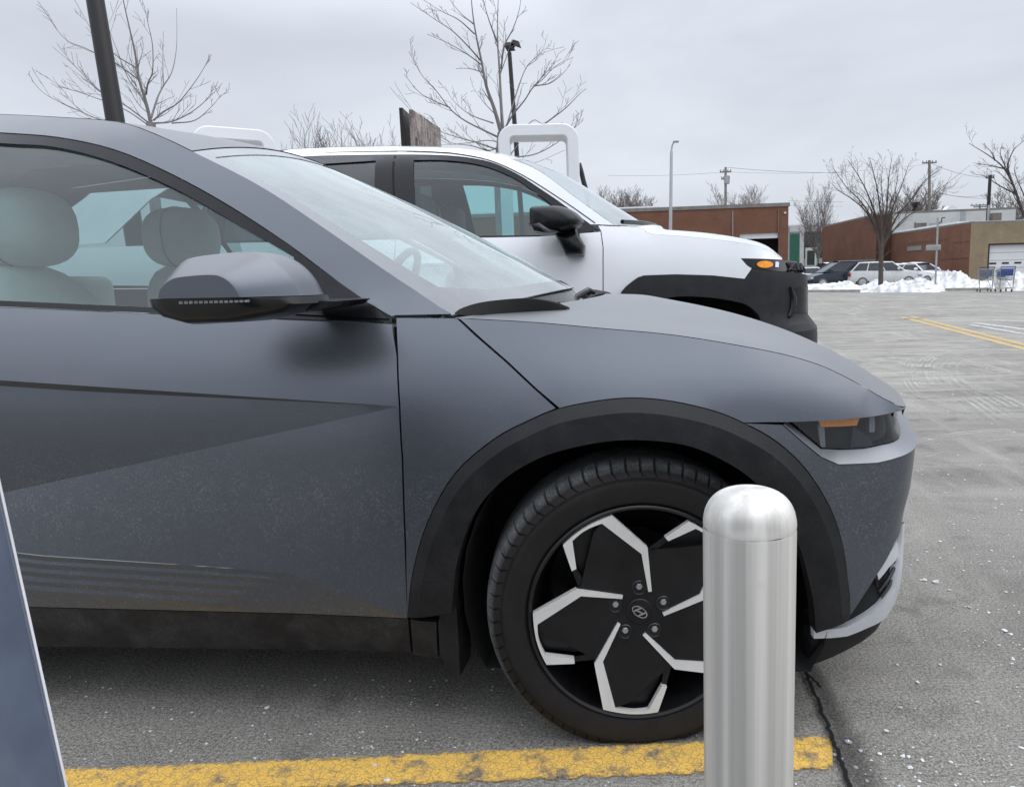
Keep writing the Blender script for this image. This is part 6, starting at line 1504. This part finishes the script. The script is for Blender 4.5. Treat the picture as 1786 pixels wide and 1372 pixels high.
def far_car(kind, mat, p, rz, label, snow=False, name='parked_car', group=None, cat_='car'):
    top, (rb, rt, ft, fb), Hc = KINDS[kind]; t = thing(name, label, cat_, (p.x, p.y, 0), rz, group); T = Matrix.Translation((p.x, p.y, 0)) @ Matrix.Rotation(rz, 4, 'Z')
    xs = [q[0] for q in top]; zs_ = [q[1] for q in top]; x0, x1 = xs[0], xs[-1]; n = 36; rows = []
    for i in range(n+1):
        x = x0+(x1-x0)*i/n; e = min(1, (x-x0)/.35, (x1-x)/.5); w = .90*(.80+.20*math.sqrt(max(0, e))); zt = spl(x, xs, zs_); zb = .26+.10*(1-min(1, e*1.5))
        rows.append([(x, -w*.93, zb), (x, -w, zb+.18), (x, -w*1.0, zb+(zt-zb)*.62), (x, -w*.955, zt-.03), (x, -w*.86, zt), (x, 0, zt+.025), (x, w*.86, zt), (x, w*.955, zt-.03), (x, w, zb+(zt-zb)*.62), (x, w, zb+.18), (x, w*.93, zb)])
    m = 11; b = MB(); b.add([q for r in rows for q in r], [[i*m+j, (i+1)*m+j, (i+1)*m+j+1, i*m+j+1][::-1] for i in range(n) for j in range(m-1)]+[[j for j in range(m)], [n*m+j for j in range(m)][::-1]]+[[i*m, (i+1)*m, (i+1)*m+m-1, i*m+m-1] for i in range(n)], T)
    # pillars and roof frame
    zb = spl((rb+fb)/2, xs, zs_)-.02; zh = Hc-.07; wb, wt2 = .80, .63
    def gp_(x, k, s): return Vector((x, s*(wb+(wt2-wb)*k), zb+(zh-zb)*k))
    rear = lambda k: rb+(rt-rb)*k; fr = lambda k: fb+(ft-fb)*k
    bars = []
    for s in (-1, 1):
        mids = [.36] if kind == 'sedan' else [.30, .64]
        for f0, r in [(0, .045), (1, .04)]+[(f, .035) for f in mids]:
            P = [T @ gp_(rear(k)+(fr(k)-rear(k))*f0, k, s) for k in (0, .25, .5, .75, 1)]; b.tube(P, r, 6)
        b.tube([T @ gp_(rear(1), 1, s), T @ gp_(fr(1), 1, s)], .045, 6)
    b.build('body', mat, t, True, 40)
    g_ = MB(); V = []
    for k in (0, .5, 1): V += [gp_(rear(k)+.02, k, -1)*1, gp_(fr(k)-.02, k, -1), gp_(fr(k)-.02, k, 1), gp_(rear(k)+.02, k, 1)]
    V = [T @ v for v in V]; 
    for j, nm in enumerate(('side_window', 'windscreen', 'side_window', 'rear_window')):
        k2 = (j+1) % 4; g_ = MB(); g_.add([V[j], V[k2], V[4+k2], V[4+j], V[8+k2], V[8+j]], [[0, 1, 2, 3], [3, 2, 4, 5]]); g_.build(nm, M['carglass'], t, False)
    rf = MB(); nn2 = 8; L_ = []
    for i in range(nn2+1):
        x = rear(1)-.03+(fr(1)-rear(1)+.06)*i/nn2
        for j in range(7): a = -1+j/3; L_.append(T @ Vector((x, a*(wt2+.03), zh+.02+.05*(1-a*a)-.03*(abs(2*i/nn2-1)**3))))
    rf.add(L_, [[i*7+j, (i+1)*7+j, (i+1)*7+j+1, i*7+j+1] for i in range(nn2) for j in range(6)]); ro = rf.build('roof', mat, t)
    if snow:
        rf = MB(); rf.add([v+Vector((0, 0, .05+.05*mnoise.noise(v*2))) for v in L_]+[v-Vector((0, 0, .02)) for v in L_], [[i*7+j, (i+1)*7+j, (i+1)*7+j+1, i*7+j+1] for i in range(nn2) for j in range(6)]); rf.build('snow_cover', M['snowroof'], t)
    wx = (x0+.85, x1-.82)
    for x in wx:
        for s in (-1, 1):
            MXw = T @ Matrix.Translation((x, s*.80, .33)) @ Matrix.Rotation(math.pi/2*s, 4, 'X').inverted() if False else T @ Matrix.Translation((x, s*.80, .33)) @ Matrix.Rotation(-s*math.pi/2, 4, 'X')
            w_ = MB(); w_.lathe([(.40, .088), (.0, .088)], 20, MXw); w_.build('wheel_well', M['gap'], t)
            w_ = MB(); w_.lathe([(.22, -.1), (.33, -.08), (.335, .08), (.31, .115), (.22, .118)], 20, MXw); wh = w_.build('wheel', M['rubber'], t); w_ = MB(); w_.lathe([(.225, .116), (.20, .125), (.07, .11), (0, .125)], 16, MXw); w_.build('hub_cap', M['hub'], wh)
    for s in (-1, 1):
        zf = spl(x1-.12, xs, zs_)-.08; w_ = MB(); w_.rbox((x1-.30, s*.72-.16, zf-.07), (x1-.03, s*.72+.10*1, zf+.06), .03, T); w_.build('headlamp', M['reflector'], t)
        w_ = MB(); w_.rbox((x0-.0, s*.72-.13, .72), (x0+.14, s*.72+.13, .95), .03, T); w_.build('tail_lamp', M['redlamp'], t)
        w_ = MB(); w_.rbox((fr(.15)-.35, s*.98-.1, zb+.05), (fr(.15)-.2, s*.98+.1, zb+.19), .03, T); w_.build('wing_mirror', mat, t)
    return t
GR = 'cars parked beyond the snow bank'
def cp(px, D): p = atd(px, 470, D); return Vector((p.x, p.y, 0))
R = math.radians
far_car('minivan', M['carnavy'], cp(1466, 49), R(192), 'dark blue minivan parked beyond the snow bank facing left', group=GR, name='parked_minivan', cat_='minivan')
far_car('wagon', M['carpale'], cp(1540, 48), R(-8), 'silver white tall wagon directly behind the trunk of the bare tree in the snow', group=GR)
far_car('sedan', M['white'], cp(1602, 49), R(-62), 'white sedan parked beside the sign post right of the silver wagon', True, group=GR)
far_car('sedan', M['white'], cp(1418, 56), R(-12), 'white sedan just right of the white vehicle bumper, left of the blue minivan', group=GR)
far_car('suv', M['cargrey'], cp(1470, 60), R(20), 'grey car with a snowy roof behind the blue minivan', True, group=GR)
far_car('suv', M['white'], cp(1508, 57), R(-30), 'snow topped white car between the minivan and the tree trunk', True, group=GR)
far_car('sedan', M['white'], cp(1572, 54), R(30), 'snow covered car showing its roof above the silver wagon', True, group=GR)
far_car('sedan', M['cargrey'], cp(1425, 68), R(5), 'dark grey sedan furthest back below the warehouse', group=GR)
# shopping trolleys
M['cartgrey'] = simple('trolley_wire', (.30, .31, .32), .4, .6); M['cartblue'] = simple('blue_plastic', (.02, .09, .42), .4); M['cartpanel'] = simple('grey_blue_panel', (.20, .25, .33), .5)
def trolley(p, rz, label, blue):
    t = thing('shopping_trolley', label, 'trolley', (p.x, p.y, 0), rz, 'shopping trolleys by the kerb'); T = Matrix.Translation((p.x, p.y, 0)) @ Matrix.Rotation(rz, 4, 'Z'); r = .012
    def bx_(k, z): w = .24+.06*k; return w
    P = lambda x, y, z: T @ Vector((x, y, z))
    b = MB()
    lo, hi = .50, .98
    bot = [(-.38,-.22,lo),(.40,-.18,lo+.05),(.40,.18,lo+.05),(-.38,.22,lo)]; topp = [(-.45,-.29,hi),(.50,-.23,hi-.08),(.50,.23,hi-.08),(-.45,.29,hi)]
    for i in range(4):
        a, c, e, f = bot[i], bot[(i+1) % 4], topp[i], topp[(i+1) % 4]; b.tube([P(*a), P(*c)], r, 5); b.tube([P(*e), P(*f)], r*1.3, 5)
        for k in range(9): q = Vector(a).lerp(Vector(c), k/8); s = Vector(e).lerp(Vector(f), k/8); b.tube([T @ q, T @ s], r*.5, 4)
        for k in (1, 2, 3, 4): b.tube([T @ Vector(a).lerp(Vector(e), k/5), T @ Vector(c).lerp(Vector(f), k/5)], r*.5, 4)
    for k in range(7): b.tube([T @ Vector(bot[0]).lerp(Vector(bot[3]), k/6), T @ Vector(bot[1]).lerp(Vector(bot[2]), k/6)], r*.5, 4)
    b.build('basket', M['cartgrey'], t)
    b = MB()
    for s in (-1, 1): b.tube([P(-.52, s*.27, 1.05), P(-.45, s*.27, .8), P(-.40, s*.25, .30), P(-.42, s*.25, .16), P(.45, s*.20, .16)], r*1.5, 6); b.tube([P(.40, s*.18, .52), P(-.30, s*.22, .18)], r*1.2, 5)
    b.tube([P(-.42, -.25, .16), P(-.42, .25, .16)], r*1.3, 5); b.build('frame', M['cartgrey'], t)
    b = MB(); b.tube([P(-.54, -.29, 1.06), P(-.54, .29, 1.06)], .02, 8); b.build('handle', M['cartblue'] if blue else M['satin'], t)
    b = MB(); b.rbox((-.40, -.24, .68), (-.36, .24, .96), .01, T); b.build('seat_panel', M['cartblue'] if blue else M['cartpanel'], t)
    b = MB(); b.rbox((.44, -.17, .62), (.475, .17, .86), .01, T); b.build('sign_panel', M['cartblue'] if blue else M['cartpanel'], t)
    for sx in (-.38, .42):
        for s in (-1, 1): b = MB(); b.lathe([(.0, -.02), (.06, -.02), (.065, 0), (.06, .02), (0, .02)], 12, T @ Matrix.Translation((sx, s*.21, .065)) @ Matrix.Rotation(math.pi/2, 4, 'X')); b.build('wheel', M['black'], t)
trolley(G(1716, 509), R(75), 'grey wire shopping trolley with a dull panel, nearer the snow heap', False)
trolley(G(1750, 509), R(80), 'wire shopping trolley with a bright blue panel by the kerb', True)
